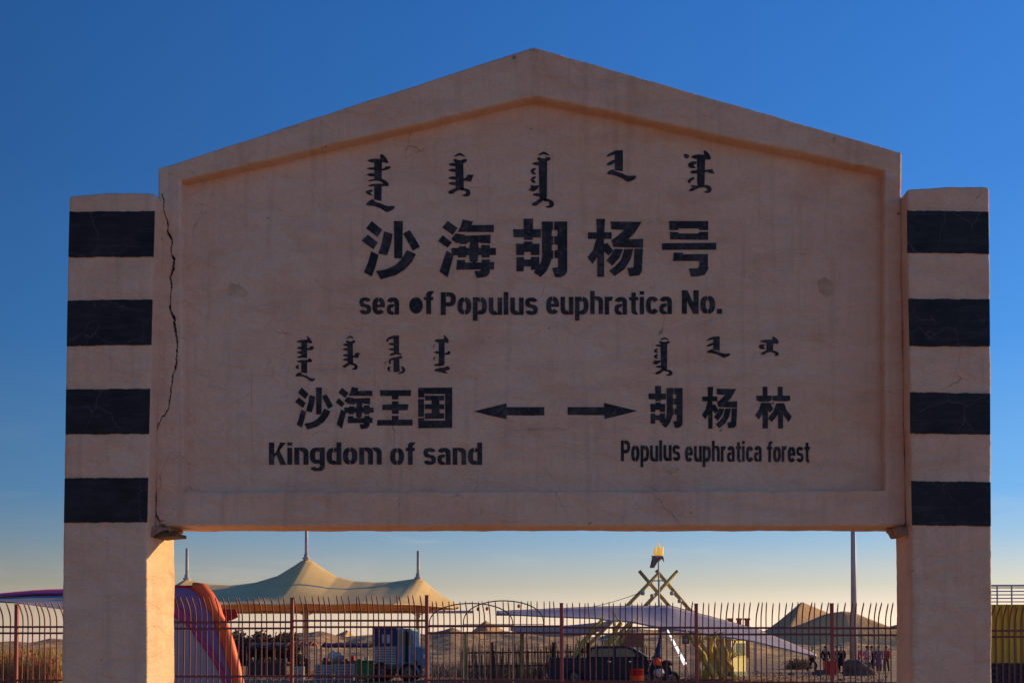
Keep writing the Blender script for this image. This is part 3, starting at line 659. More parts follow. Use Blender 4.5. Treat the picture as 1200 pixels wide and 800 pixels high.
# ================================================================= MEMBRANE TENT WITH THREE MASTS
TY = 85.0; FRONT = 76.5; BACK = 93.5
RID = [(150,703),(190,694),(205,686),(214,680.5),(219,678.5),(225,680.5),(235,683),(250,685),(272,686),(300,682.5),(325,675),(345,663),(353,657.5),(359,655),(366,657.5),(380,667),(395,676),(415,681),(440,682.5),(462,681.5),(480,679),(490,677.5),(496,679.5),(505,688),(520,699),(530,705),(537,710)]
tent = thing('membrane_tent', 'off-white tensile tent with three mast peaks behind the fence', 'tent', (W(359, 757, TY).x, TY, 0))
ez = W(400, 708, FRONT).z
rows = []; Lp = pxh(150, TY); Rp = pxh(537, TY); tl = [(W(a, b, TY).x, W(a, b, TY).z) for a, b in RID]
NT = 20
for i in range(261):
    x = Lp+(Rp-Lp)*i/260; rz = lerp(tl, x); u = (x-Lp)/(Rp-Lp)
    # plan tapers to the right-hand tip; eaves scallop between masts
    tp = min(1, max(0.0, (Rp-x)/3.0))**.6
    row = []
    for j in range(-NT, NT+1):
        t = j/NT; s = abs(t)
        scal = .10*sin((x-Lp)*1.9)*s
        e = ez+(.05 if t > 0 else 0)
        z = e+scal*.3+(rz-e)*(1-s)**1.35 if tp > 0 else rz
        z = min(z, rz)
        row.append((x, TY+t*8.5*max(tp, .02), z+.01*nz1((x, t, 0), 1.2)))
    rows.append(row)
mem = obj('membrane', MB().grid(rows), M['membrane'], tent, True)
sol = mem.modifiers.new('thickness', 'SOLIDIFY'); sol.thickness = .03
for px, topy, capy in ((219, 642, 679), (359, 600, 655), (490, 645, 678)):
    b = W(px, capy, TY); t = W(px, topy, TY)
    m_ = obj('mast', MB().tube([(b.x, TY, b.z-.4), (b.x, TY, t.z)], [.115, .10], 12), M['steel'], tent, True)
    obj('collar', MB().lathe([(.20, -.35), (.20, 0), (.26, .02), (.26, .12), (.16, .14), (.16, .34), (.12, .36)], b, 16), M['steel'], m_, True)
    g = W(px, 757, TY)
    obj('column', MB().tube([(b.x, TY, 0), (b.x, TY, b.z-.45)], [.15, .13], 14).lathe([(.3, 0), (.3, .06), (.18, .1)], (b.x, TY, 0), 14), M['steel'], tent, True)
    for sx in (-1, 1):
        obj('brace', MB().tube([(b.x, TY, 3.7), (b.x+sx*1.2, TY, 4.25)], .035, 6), M['steel'], tent)
zb_ = W(300, 717, BACK).z
obj('edge_beam', MB().tube([(Lp, BACK, zb_), (pxh(554, BACK), BACK, zb_)], .10, 6), M['steel'], tent)
for k in range(14):
    x = Lp+1+k*1.45
    obj('truss_strut', MB().tube([(x, BACK, zb_), (x+.5, BACK, zb_+.55)], .02, 4), M['steel'], tent)

# ================================================================= CANOPIES
def strip(Ya, up, Yb, lo, n=60, m=10, sag=.0, thick=.03):
    rows = []
    for i in range(n+1):
        f = i/n; xa = up[0][0]+(up[-1][0]-up[0][0])*f; xb = lo[0][0]+(lo[-1][0]-lo[0][0])*f
        A = W(xa, lerp(up, xa), Ya); B = W(xb, lerp(lo, xb), Yb)
        row = []
        for j in range(m+1):
            t = j/m; p = A.lerp(B, t); p.z += -sag*4*t*(1-t)+.015*nz1(p, 1.5); row.append(p)
        rows.append(row)
    return MB().grid(rows)
def cloth_obj(name, mb, m, parent, th=.03):
    o = obj(name, mb, m, parent, True); s = o.modifiers.new('thickness', 'SOLIDIFY'); s.thickness = th; return o
cp = thing('stretched_canopy', 'lilac stretched fabric canopy spreading low over the parked pickup', 'canopy', (pxh(782, 60), 60, 0))
UP = [(582,716),(600,715),(620,714.3),(660,712.3),(700,710.6),(740,709.8),(782,709.5),(792,711),(800,713.5),(830,721.5),(860,729.5),(885,736),(915,748),(940,758),(957,766)]
LO = [(582,718),(600,719),(620,720.5),(660,722),(700,723.5),(716,726.5),(740,727.5),(755,731),(775,735),(800,738),(840,744),(880,750),(920,759),(940,764),(957,768)]
cloth_obj('fabric', strip(62, UP, 58, LO, 120, 14, .12), M['lilac'], cp)
cloth_obj('rear_fabric', strip(62.1, UP, 69, [(x, y+3+8*sin(max(0, min(1, (x-582)/375))*pi)) for x, y in UP], 80, 8, .1), M['lilac'], cp)
cloth_obj('side_flap', strip(57.2, [(598,733),(640,733),(665,732),(690,730),(706,728),(718,726)], 57, [(598,738),(640,745),(665,745.5),(690,743),(706,738),(718,728)], 40, 6), M['flap'], cp)
cloth_obj('hem', strip(57.98, LO, 57.98, [(x, y+1.6) for x, y in LO], 100, 1), M['white'], cp)
for px, py, Y, r in ((773.5, 709, 62, .055), (660, 722, 58, .03), (884, 750, 58, .03), (812, 739, 58, .03)):
    t = W(px, py, Y); obj('pole', MB().tube([(t.x, Y, 0), (t.x, Y, t.z)], r, 8), M['steel'], cp)
lc = thing('shade_sail', 'grey shade sail with a magenta rim, at the left behind the fence', 'shade sail', (pxh(20, 80), 80, 0))
cloth_obj('fabric', strip(84, [(-60,703),(0,696.5),(40,693),(72,691.5),(110,691),(150,693)], 76, [(-60,700),(0,703.5),(20,705.5),(40,708.5),(60,711.5),(72,713),(110,715),(150,716)], 60, 10, .25), M['white'], lc)
cloth_obj('rim', strip(84.02, [(-60,701),(0,694.5),(40,691),(72,689.5),(110,689),(150,691)], 82.5, [(-60,703.5),(0,697.5),(40,695.6),(72,695.5),(110,695),(150,696)], 40, 3), M['magenta'], lc)
for px in (-40, 110): 
    t = W(px, 700, 80); obj('pole', MB().tube([(t.x, 80, 0), (t.x, 80, t.z-.1)], .08, 8), M['steel'], lc)

# the big coloured inflatable behind the fence, left
inf = thing('inflatable_slide', 'tall leaning inflatable with fat orange edge tube and purple panels beside the left pillar', 'inflatable', (pxh(240, 34), 34, 0))
IY = 34.0
def edge_tube(px0): return [W(a+px0, b, IY) for a, b in ((203, 686.5), (226, 686), (236, 688.5), (244, 698), (252, 712), (260, 732), (268, 755), (275, 780), (281, 806), (286, 830))]
et = edge_tube(0)
obj('edge_tube', MB().tube(et[1:]+[et[-1]+Vector((0, 0, -.6))], [.10, .15, .17, .17, .17, .17, .16, .15, .15, .15], 14), M['orange'], inf, True)
obj('top_seam', MB().tube([W(150, 687, IY), W(200, 686.5, IY), W(231, 687, IY)], .035, 8), M['red'], inf, True)
def quilt(pl, pr, y0, y1, name, m, dy=0.0, n=18, mm=40, bulge=.10):
    rows = []
    for j in range(mm+1):
        y = y0+(y1-y0)*j/mm; a, b = lerp(pl, y), lerp(pr, y); row = []
        for i in range(n+1):
            f = i/n; p = W(a+(b-a)*f, y, IY+dy); p.y -= bulge*sin(pi*f)*(.6+.4*abs(sin(j*.55))); row.append(p)
        rows.append(row)
    o = obj(name, MB().grid(rows), m, inf, True); s = o.modifiers.new('t', 'SOLIDIFY'); s.thickness = .12; s.offset = 1; return o
ER = [(687, 233), (698, 241), (712, 248), (732, 256), (755, 264), (780, 271), (830, 282)]
MG = [(687, 100), (700, 190), (720, 222), (740, 232), (760, 247), (780, 259), (800, 268), (830, 280)]
MG2 = [(687, 90), (700, 150), (720, 200), (735, 222), (750, 232), (765, 243), (780, 253), (800, 262), (830, 272)]
obj_p = quilt(MG, ER, 687, 830, 'upper_panel', M['purple'], .02)
quilt(MG2, [(y, x+1) for y, x in MG], 700, 830, 'stripe_panel', M['magenta'], .03, bulge=.05)
quilt([(700, 120), (830, 160)], [(y, x+1) for y, x in MG2], 701, 830, 'lower_panel', M['white'], .04, bulge=.08)
fl = thing('red_pennant', 'small red pennant hanging beside the orange edge of the inflatable', 'flag', W(262, 712, 40))
cloth_obj('cloth', strip(40, [(258,715),(264,713),(270,713.5),(276,713)], 40, [(262,727.5),(268,727),(273,725.5),(279,722.5)], 16, 8), M['red'], fl)
obj('pole', MB().tube([W(257, 713, 40.05), W(258, 850, 40.05)], .02, 6), M['steel'], fl)

# ================================================================= GILDED FLAME ON CROSSED LOGS
OY = 76.0
fr = thing('flame_monument', 'crossed yellow logs carrying a gilded flame on a thin mast, behind the low canopy', 'monument', (pxh(771, OY), OY, 0))
for (a, b), (c_, d) in (((749.4, 667.7), (782, 708.6)), ((770.8, 672.5), (738, 708.6)), ((769.4, 667), (807, 714.5)), ((794.5, 668.2), (759.4, 708.6))):
    k = (800-b)/(d-b); yo = random.choice((-.25, .25)) if a > 770 else random.choice((-.6, .6))
    A = W(a, b, OY); B = W(a+(c_-a)*k, 800, OY); B.z = max(B.z, -.1); A.y += yo; B.y += yo*1.5
    A = A+(A-B).normalized()*.0
    lg = obj('log', MB().tube([A, A.lerp(B, .3)+Vector((.01, 0, .01)), A.lerp(B, .7), B], [.105, .115, .12, .13], 12), M['log'], fr, True)
for px, py in ((753, 695), (787, 695), (796, 704), (764, 698)):
    p = W(px, py, OY); obj('lamp', MB().lathe([(.05, -.12), (.11, -.10), (.13, .05), (.06, .12)], (p.x, OY-.35, p.z), 10), M['steel'], fr, True)
m0 = W(772, 656, OY)
obj('mast', MB().tube([(m0.x, OY, 0), (m0.x, OY, W(772, 690, OY).z), (m0.x-.02, OY, m0.z)], [.07, .06, .045], 8), M['steel'], fr)
cA, cB = W(760, 680, OY), W(779, 680, OY)
obj('crossbar', MB().tube([cA, cB], .035, 6), M['steel'], fr)
bw = obj('bowl', MB().lathe([(.05, -.28), (.16, -.18), (.30, -.05), (.40, .04), (.38, .08), (.05, .05)], W(771, 652.5, OY), 14), M['steel'], fr, True)
rows = []
for j in range(9):
    f = j/8; row = []
    for i in range(9):
        g = i/8; p = W(764.5+g*13-f*(3 if g < .5 else -1), 652+f*(13 if g < .4 else 5+3*sin(g*7)), OY-.3-.05*sin(g*12)); row.append(p)
    rows.append(row)
cloth_obj('draped_net', MB().grid(rows), M['twig'], fr, .02)
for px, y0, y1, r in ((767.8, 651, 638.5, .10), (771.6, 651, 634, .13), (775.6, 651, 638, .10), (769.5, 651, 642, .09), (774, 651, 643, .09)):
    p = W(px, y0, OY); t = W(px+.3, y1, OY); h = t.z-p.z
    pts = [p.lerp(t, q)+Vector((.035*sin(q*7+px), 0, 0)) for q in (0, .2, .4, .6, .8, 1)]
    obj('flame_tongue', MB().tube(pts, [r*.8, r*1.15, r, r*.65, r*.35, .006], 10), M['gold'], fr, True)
def cable(a, b, Ya, Yb, name, label, sag=.3, r=.018):
    A, B = W(*a, Ya), W(*b, Yb)
    pts = [A.lerp(B, q/12)-Vector((0, 0, sag*4*(q/12)*(1-q/12))) for q in range(13)]
    return tag(obj(name, MB().tube(pts, r, 5), M['black']), label, 'cable')
cable((640, 716), (756, 691.5), 76, 76, 'guy_cable', 'thin dark guy cable sloping down left from the crossed logs')
cable((789, 696), (860, 735), 76, 76, 'guy_cable', 'thin dark guy cable sloping down right from the crossed logs', .35)

# tall lamp pole
lp = thing('lamp_pole', 'tall pale tapered pole rising out of view among the standing people', 'pole', (pxh(1000.5, 82), 82, 0))
obj('shaft', MB().tube([(pxh(1000.5, 82), 82, 0), (pxh(1000.5, 82), 82, 12.5)], [.21, .13], 16), M['steel'], lp, True)
obj('base', MB().lathe([(.38, 0), (.38, .12), (.24, .16), (.24, .4), (.2, .42)], (pxh(1000.5, 82), 82, 0), 16), M['steel'], lp)

# wire hoops
for k, (x0, x1, top, yb, Y, lb) in enumerate(((503, 601, 706.5, 732, 47, 'left thin wire hoop arching beside the yellow tent tip'), (543, 637, 703.5, 731, 48, 'right thin wire hoop arching over the small brown dune'))):
    pts = []
    for i in range(33):
        t = pi*i/32; px = (x0+x1)/2-(x1-x0)/2*cos(t); py = yb-(yb-top)*(sin(t)**.8); pts.append(W(px, py, Y))
    h = thing('wire_hoop', lb, 'hoop', (pts[0].x, Y, 0), 'wire hoops beyond the fence')
    obj('arch', MB().tube(pts, .022, 6), M['black'], h)
    obj('chord', MB().tube([pts[0], pts[-1]], .014, 5), M['twig'], h)
    for p in (pts[0], pts[-1]): obj('stake', MB().tube([(p.x, Y, 0), p], .025, 5), M['twig'], h)
    for q in (9, 20): obj('hanging_lamp', MB().lathe([(.02, .05), (.06, 0), (.05, -.08), (.01, -.1)], pts[q]-Vector((0, 0, .12)), 8), M['brick'], h)

# ================================================================= VEHICLES
def wheel(parent, c, r, w_, axis='y'):
    # tyre lathe about the axle (world y)
    mb = MB(); n = 20; prof_ = [(r*.62, -w_/2), (r*.9, -w_/2), (r, -w_*.3), (r, w_*.3), (r*.9, w_/2), (r*.62, w_/2)]
    vs = []; fs = []
    for rr, yy in prof_:
        for k in range(n): vs.append((c[0]+rr*cos(2*pi*k/n), c[1]+yy, c[2]+rr*sin(2*pi*k/n)))
    for i in range(len(prof_)-1):
        for k in range(n): fs.append((i*n+k, i*n+(k+1) % n, (i+1)*n+(k+1) % n, (i+1)*n+k))
    wh = obj('wheel', MB().add(vs, fs), M['black'], parent, True)
    m2 = MB(); vs = []; fs = []
    for rr, yy in ((.04, -w_*.42), (r*.3, -w_*.42), (r*.62, -w_*.28), (r*.62, w_*.3)):
        for k in range(n): vs.append((c[0]+rr*cos(2*pi*k/n), c[1]+yy, c[2]+rr*sin(2*pi*k/n)))
    for i in range(3):
        for k in range(n): fs.append((i*n+k, i*n+(k+1) % n, (i+1)*n+(k+1) % n, (i+1)*n+k))
    fs.append(tuple(range(n)))
    obj('rim', m2.add(vs, fs), M['darkrim'], wh, True)
    return wh
def PX(pts, Y): return [(W(a, b, Y).x, W(a, b, Y).z) for a, b in pts]
PY_ = 54.0
pk = thing('parked_pickup', 'dark double-cab pickup truck parked side on beneath the lilac canopy', 'pickup', (pxh(712, PY_), PY_+.9, 0))
Y0, Y1 = PY_, PY_+1.75
def arch(cx, cy, r): return [(cx+r*cos(t), cy-r*sin(t)) for t in [pi*q/10 for q in range(11)]]
# lower body in px with wheel arches (listed right to left along the bottom)
body = [(643,770),(688,770.5),(740,770.5),(760,772.5),(775,774),(784,777),(787,783),(788,793),(784,795)] + [(x, y) for x, y in arch(769, 795, 11)] + [(757,796.5),(690,796.5)] + arch(673, 795, 11) + [(655,796),(644,795),(641.5,789),(642.5,778)]
obj('body', MB().prism(PX(body, PY_), Y0, Y1), M['navy'], pk, bevel=.03)
cabin = [(687,770.4),(690,760.5),(693,757.5),(700,756.3),(733,756.3),(741,758.5),(752,765.5),(760,772)]
ca = obj('cab', MB().prism(PX(cabin, PY_), Y0+.12, Y1-.12), M['navy'], pk, bevel=.04)
obj('window', MB().prism(PX([(700.5,769),(701,759.5),(718,759.3),(719,769)], PY_), Y0+.105, Y0+.14), M['glass'], ca)
obj('window', MB().prism(PX([(722,769),(722,759.3),(735,759.3),(741,762),(747,769)], PY_), Y0+.105, Y0+.14), M['glass'], ca)
obj('window', MB().prism(PX([(692,769),(693.5,760.5),(698.5,759.6),(698.3,769)], PY_), Y0+.105, Y0+.14), M['glass'], ca)
a, b = W(743.5, 759.5, PY_), W(760.5, 770.8, PY_)
mbw = MB().add([(a.x, Y0+.2, a.z), (b.x, Y0+.15, b.z), (b.x, Y1-.15, b.z), (a.x, Y1-.2, a.z)], [(0, 1, 2, 3)])
ws = obj('windscreen', mbw, M['glass'], ca); ws.modifiers.new('t', 'SOLIDIFY').thickness = .02
obj('pillar_trim', MB().tube([(a.x, Y0+.1, a.z+.02), (b.x, Y0+.1, b.z+.02)], .025, 6), M['steel'], ca)
for x in (689, 720, 745): obj('door_seam', MB().prism(PX([(x, 771), (x+.5, 771), (x+.5, 793), (x, 793)], PY_), Y0-.004, Y0+.02), M['black'], pk)
for x in (712, 737): obj('handle', MB().prism(PX([(x, 774), (x+4, 774), (x+4, 775.2), (x, 775.2)], PY_), Y0-.03, Y0+.01), M['chrome'], pk, bevel=.004)
obj('tail_lamp', MB().prism(PX([(641.8,774), (644,774), (644,779.5), (641.6,779.5)], PY_), Y0-.006, Y0+.12), M['red'], pk)
obj('bumper', MB().prism(PX([(639.5,789),(645,789),(645,793.5),(640,793.5)], PY_), Y0+.1, Y1-.1), M['steel'], pk, bevel=.02)
obj('roll_bar', MB().tube([(W(676,770,PY_).x, Y0+.12, W(676,770,PY_).z), (W(683,759.5,PY_).x, Y0+.14, W(683,759.5,PY_).z), (W(683,759.5,PY_).x, Y1-.14, W(683,759.5,PY_).z), (W(676,770,PY_).x, Y1-.12, W(676,770,PY_).z)], .035, 8), M['black'], pk)
obj('mirror', MB().prism(PX([(745,766),(748.5,766),(748.5,770),(745,770)], PY_), Y0-.14, Y0-.02), M['black'], pk, bevel=.02)
for cx in (673, 769):
    c = W(cx, 795, PY_)
    for yy in (Y0+.12, Y1-.12): wheel(pk, (c.x, yy, .36), .36, .22)

TYK = 60.0
tk = thing('flatbed_truck', 'light blue bonneted truck with dark blue box cabin on its bed, behind the fence', 'truck', (pxh(465, TYK), TYK+1, 0))
Y0, Y1 = TYK, TYK+2.1
obj('chassis', MB().prism(PX([(420,783),(486,783),(486,789),(420,789)], TYK), Y0+.4, Y1-.4), M['twig'], tk)
obj('bed', MB().prism(PX([(418,779.5),(465,779.5),(465,783),(418,783)], TYK), Y0, Y1), M['wood'], tk)
bx = obj('box_cabin', MB().prism(PX([(436,734),(465,734.5),(465,757),(436,757)], TYK), Y0+.05, Y1-.05), M['boxblue'], tk, bevel=.03)
obj('window', MB().prism(PX([(447.5,743),(451,743),(451,753),(447.5,753)], TYK), Y0+.035, Y0+.08), M['steel'], bx)
obj('window', MB().prism(PX([(453,743),(457,743),(457,753),(453,753)], TYK), Y0+.035, Y0+.08), M['steel'], bx)
cg = obj('slatted_load', MB().prism(PX([(438,757.2),(464,757.2),(464,779.3),(438,779.3)], TYK), Y0+.15, Y1-.15), M['crate'], tk)
for k in range(7): obj('slat', MB().prism(PX([(438,758+k*3),(464,758+k*3),(464,759.4+k*3),(438,759.4+k*3)], TYK), Y0+.10, Y0+.15), M['steel'], cg)
cb = obj('cab', MB().prism(PX([(466,737),(470,735.5),(482,736),(484,744),(485,757),(485,780),(466,780)], TYK), Y0+.05, Y1-.05), M['truckblue'], tk, bevel=.04)
obj('window', MB().prism(PX([(469,741),(480.5,741),(482,755),(469,755)], TYK), Y0+.03, Y0+.07), M['glass'], cb)
hd = obj('bonnet', MB().prism(PX([(485.2,757),(493,758.5),(498,762),(499,771),(499,783),(493,783),(491,777),(486,773),(485.2,773)], TYK), Y0+.25, Y1-.25), M['truckblue'], tk, bevel=.05)
ff = [(464.5,789)]+[(478-13*cos(pi*q/10), 790-15.5*sin(pi*q/10)) for q in range(11)][::1]+[(489.5,790)]+[(478+11.5*cos(pi*q/10), 790-13.5*sin(pi*q/10)) for q in range(11)]
obj('fender', MB().prism(PX(ff[1:12]+ff[12:], TYK), Y0-.05, Y0+.5), M['truckblue'], tk)
obj('exhaust_stack', MB().tube([(pxh(477, TYK), Y0-.08, .9), (pxh(477, TYK), Y0-.08, W(477, 738, TYK).z)], .07, 8), M['black'], tk)
obj('front_bumper', MB().prism(PX([(496,785),(501,785),(501,790),(496,790)], TYK), Y0+.1, Y1-.1), M['steel'], tk, bevel=.02)
obj('headlamp', MB().prism(PX([(495.5,766),(499.3,766),(499.3,771),(495.5,771)], TYK), Y0+.12, Y0+.3), M['bulb'], tk, bevel=.02)
for cx in (478, 432, 446):
    for yy in (Y0+.15, Y1-.15): wheel(tk, (pxh(cx, TYK), yy, .45), .45, .28)

# motorcycle beside the pickup
MY = 52.0
mc = thing('parked_motorcycle', 'dark motorcycle with a covered load parked right of the pickup', 'motorcycle', (pxh(775, MY), MY, 0))
for cx in (757, 787): wheel(mc, (pxh(cx, MY), MY, .33), .33, .12)
def T(pts, r, name, m, n=8, Y=MY, par=mc): return obj(name, MB().tube([W(a, b, Y) for a, b in pts], r, n), m, par, True)
T([(757,795),(762,778),(766,770)], .03, 'fork', M['chrome'])
T([(764,780),(774,788),(787,795)], .045, 'frame', M['black'])
T([(763,771),(767,767.5),(770,766)], .025, 'handlebar', M['black'])
T([(765,776),(770,774),(775,776.5)], [.10, .16, .12], 'fuel_tank', M['orange'], 12)
T([(774,777),(781,776),(788,777)], [.09, .12, .08], 'seat', M['black'], 12)
T([(766,786),(773,788),(778,786)], [.10, .17, .10], 'engine', M['steel'], 10)
T([(776,791),(784,791),(791,789)], .04, 'exhaust_pipe', M['chrome'])
T([(770,778),(771,765),(773,752),(774.5,741)], [.22, .15, .07, .02], 'furled_umbrella', M['boxblue'], 10, MY+.5)
# drum
dr = thing('striped_drum', 'red, orange and white striped drum standing before the pickup door', 'drum', (pxh(746, 50), 50, 0))
for z0, z1, mm in ((0.0, .30, 'white'), (.30, .52, 'orange'), (.52, .78, 'red')):
    obj('band', MB().lathe([(.27, z0+.002), (.27, z1-.01), (.276, z1-.008), (.276, z1)], (pxh(746, 50), 50, .0), 18), M[mm], dr, True)
# white dashed pole leaning diagonally, with emission added to brighten it
tl_ = thing('dashed_pole', 'white segmented pole with added glow leaning diagonally under the canopy', 'tube lamp', W(803, 778, 51))
A, B = W(782, 737.5, 51), W(803, 778, 51)
for q, (f, g) in enumerate(((0, .22), (.25, .45), (.48, .68), (.71, 1))):
    obj('tube', MB().tube([A.lerp(B, f), A.lerp(B, g)], .035+.012*q, 8), M['glow'], tl_, True)
obj('rod', MB().tube([A-(B-A)*.01, B+(B-A)*.03, Vector((B.x+.3, 51, 0))], .018, 6), M['brick'], tl_)
# boards under the canopy
sb = thing('notice_board', 'dark red notice board with pale writing rows beneath the canopy', 'board', (pxh(745, 58.5), 58.5, 0))
obj('panel', MB().prism(PX([(727,743),(755,743),(755,757.5),(727,757.5)], 58.5), 58.5, 58.58), M['brick'], sb, bevel=.01)
for (x, y, w_) in ((732, 746.5, 8), (742, 746.5, 8), (732, 751, 5), (739, 751, 9), (750, 751, 3)):
    obj('pale_mark', MB().prism(PX([(x, y), (x+w_, y), (x+w_, y+2), (x, y+2)], 58.5), 58.492, 58.51), M['crate'], sb)
for x in (729, 753): obj('leg', MB().tube([(pxh(x, 58.6), 58.62, 0), (pxh(x, 58.6), 58.62, zat(743, 58.6))], .04, 6), M['wood'], sb)
sb = thing('blue_sign', 'small blue sign with a white symbol on a post under the canopy', 'sign', (pxh(803, 59), 59, 0))
pn = obj('panel', MB().prism(PX([(799.5,744),(808,744),(808,754),(799.5,754)], 59), 59, 59.05), M['truckblue'], sb, bevel=.005)
obj('symbol', MB().prism(PX([(802.8,746),(804.6,746),(804.6,748.2),(806,748.2),(806,750),(804.6,750),(804.6,752),(802.8,752),(802.8,750),(801.4,750),(801.4,748.2),(802.8,748.2)], 59), 58.99, 59.01), M['bulb'], pn)
obj('post', MB().tube([(pxh(803.5, 59), 59.1, 0), (pxh(803.5, 59), 59.1, zat(745, 59))], .04, 6), M['steel'], sb)

# sunlit kiosk
KY = 72.0
kk = thing('yellow_kiosk', 'small cream yellow kiosk with tall windows catching the low sun', 'kiosk', (pxh(864, KY), KY+1, 0))
bx0 = PX([(846,749.5),(879,749.5),(879,787),(846,791)], KY)
obj('wall', MB().box((bx0[0][0], KY, 0), (bx0[1][0], KY+1.6, bx0[0][1])), M['kiosk'], kk, bevel=.02)
obj('roof', MB().box((bx0[0][0]-.1, KY-.1, bx0[0][1]), (bx0[1][0]+.1, KY+1.7, bx0[0][1]+.22)), M['kiosk'], kk, bevel=.03)
obj('plinth', MB().box((bx0[0][0]-.04, KY-.05, 0), (bx0[1][0]+.04, KY+1.65, .25)), M['crate'], kk)
for x in (849, 857, 865, 872):
    wn = obj('window', MB().prism(PX([(x,753),(x+5.2,753),(x+5.2,768),(x,768)], KY), KY-.02, KY+.03), M['glass'], kk)
    obj('frame', MB().prism(PX([(x-.5,768),(x+5.7,768),(x+5.7,769.2),(x-.5,769.2)], KY), KY-.05, KY+.02), M['kiosk'], wn)
obj('window', MB().box((bx0[1][0]-.02, KY+.3, zat(768, KY)), (bx0[1][0]+.02, KY+1.3, zat(753, KY))), M['glass'], kk)

kk.rotation_euler.z = R(52); kk.location.x -= .65
# three red chimney-like blocks beyond
for px in (855.5, 866, 875.5):
    v = W(px, 726, 130); c_ = obj('chimney_block', MB().box((v.x-.2, 129.7, .5), (v.x+.2, 130.3, v.z)).box((v.x-.28, 129.6, v.z), (v.x+.28, 130.4, v.z+.18)), M['brick'])
    tag(c_, {855.5: 'red plaster block nearest the lilac canopy in the row of three', 866: 'middle red plaster block of the row of three beyond the kiosk', 875.5: 'red plaster block nearest the big dune in the row of three'}[px], 'chimney', 'red blocks beyond the kiosk')

# yellow container and railed deck, far right
yc = thing('yellow_container', 'ribbed yellow and orange container right of the signboard', 'container', (pxh(1190, 40), 41, 0))
x0, x1 = pxh(1150, 40), pxh(1330, 40); z1, z0 = zat(709, 40), zat(776, 40)
mb = MB(); n = int((x1-x0)/.2)
mb.box((x0, 40.06, z0), (x1, 43, z1))
obj('shell', mb, M['yellow'], yc)
for i in range(n):
    xa = x0+(x1-x0)*i/n
    r_ = obj('rib', MB().box((xa, 40, z0), (xa+.11, 40.06, z1)), M['yellow'], yc)
rl = thing('deck_railing', 'pale metal railing on top of the yellow container', 'railing', (pxh(1190, 40), 40.2, z1))
zt = [zat(q, 40.2) for q in (687.5, 690, 694, 698, 702, 706)]
for z in zt: obj('rail', MB().tube([(x0, 40.2, z), (x1, 40.2, z)], .018 if z != zt[0] else .03, 6), M['steel'], rl)
for i in range(11):
    xa = x0+.1+i*(x1-x0-.2)/10; obj('post', MB().tube([(xa, 40.2, z1), (xa, 40.2, zt[0])], .025, 6), M['steel'], rl)
dw = thing('brick_plinth_wall', 'dark low brick wall under the yellow container', 'wall', (pxh(1190, 40), 39.9, 0))
nb = 0
for j in range(12):
    for i in range(14):
        xa = x0+.2+i*.34+(j % 2)*.17
        if nb == 0: b0 = obj('brick', MB().box((0, 0, 0), (.32, .25, .085)), M['darkwall'], None, bevel=.006)
        b_ = b0 if nb == 0 else b0.copy()
        if nb: C.objects.link(b_)
        b_.parent = dw; b_.location = (xa-dw.location.x, -.05+random.uniform(-.008, .008), .0+j*.095); nb += 1
obj('core', MB().box((x0, 39.93, 0), (x1, 42.9, z0-.01)), M['darkwall'], dw)

# ================================================================= MARKET CLUTTER ON THE LEFT
def crate(px, py, w_, h_, Y, label, m='crate', slat='steel', cat='crate'):
    a = W(px, py, Y); z0 = a.z; x = a.x; sc = Y/FPX; ww, hh = w_*sc, h_*sc
    z0 = 0 if py > 788 else z0
    t = thing('slatted_crate', label, cat, (x+ww/2, Y, z0), 'crates stacked left of the truck')
    obj('box', MB().box((x+.03, Y+.03, z0+.01), (x+ww-.03, Y+.6, z0+hh-.02)), M[m], t)
    n = max(3, int(hh/.13))
    for i in range(n): obj('slat', MB().box((x, Y, z0+i*hh/n+.02), (x+ww, Y+.03, z0+(i+.7)*hh/n)), M[slat], t)
    for q in (0, ww/2-.03, ww-.06): obj('post', MB().box((x+q, Y-.02, z0), (x+q+.06, Y, z0+hh)), M[slat], t)
crate(368, 796, 22, 19, 62, 'wide pale slatted crate just right of the tent column')
crate(392, 796, 23, 20, 62, 'wide pale slatted crate beside the green bin')
crate(343, 790, 12, 16, 63, 'narrow slatted crate behind the fence post')
gb = thing('green_bin', 'dark green wheeled bin beside the slatted crate', 'bin', (pxh(427, 60), 59, 0))
v = W(427, 775, 59)
obj('body', MB().box((pxh(417, 59), 58.7, .1), (pxh(437, 59), 59.4, v.z)), M['green'], gb, bevel=.04)
obj('lid', MB().box((pxh(416.5, 59), 58.66, v.z), (pxh(437.5, 59), 59.44, v.z+.07)), M['green'], gb, bevel=.02)
for x in (419, 435): wheel(gb, (pxh(x, 59), 58.8, .09), .09, .06)
ta = thing('white_bundle', 'pale bundle lying on the crates by the tent column', 'bundle', (pxh(393, 62), 62.3, zat(776, 62)))
rows = []; c = W(393, 768, 62.3)
def blob(c, rx, ry, rz, k, name, m, par, amp=.18, n=22):
    rows = []
    for j in range(n//2+1):
        th = pi*j/(n//2); row = []
        for i in range(n+1):
            ph = 2*pi*(i % n)/n; d = Vector((sin(th)*cos(ph), sin(th)*sin(ph), cos(th)))
            s_ = 1+amp*noise.noise(d*1.8+Vector((k, k, k)))*2+amp*.5*noise.noise(d*5+Vector((k, 0, k)))
            row.append(Vector((c[0]+d.x*rx*s_, c[1]+d.y*ry*s_, c[2]+d.z*rz*s_)))
        rows.append(row)
    return obj(name, MB().grid(rows), m, par, True)
blob(c, .34, .25, .28, 3, 'wrapping', M['cream'], ta)
blob((c.x+.25, c.y-.1, c.z-.1), .2, .2, .15, 5, 'fold', M['white'], ta)
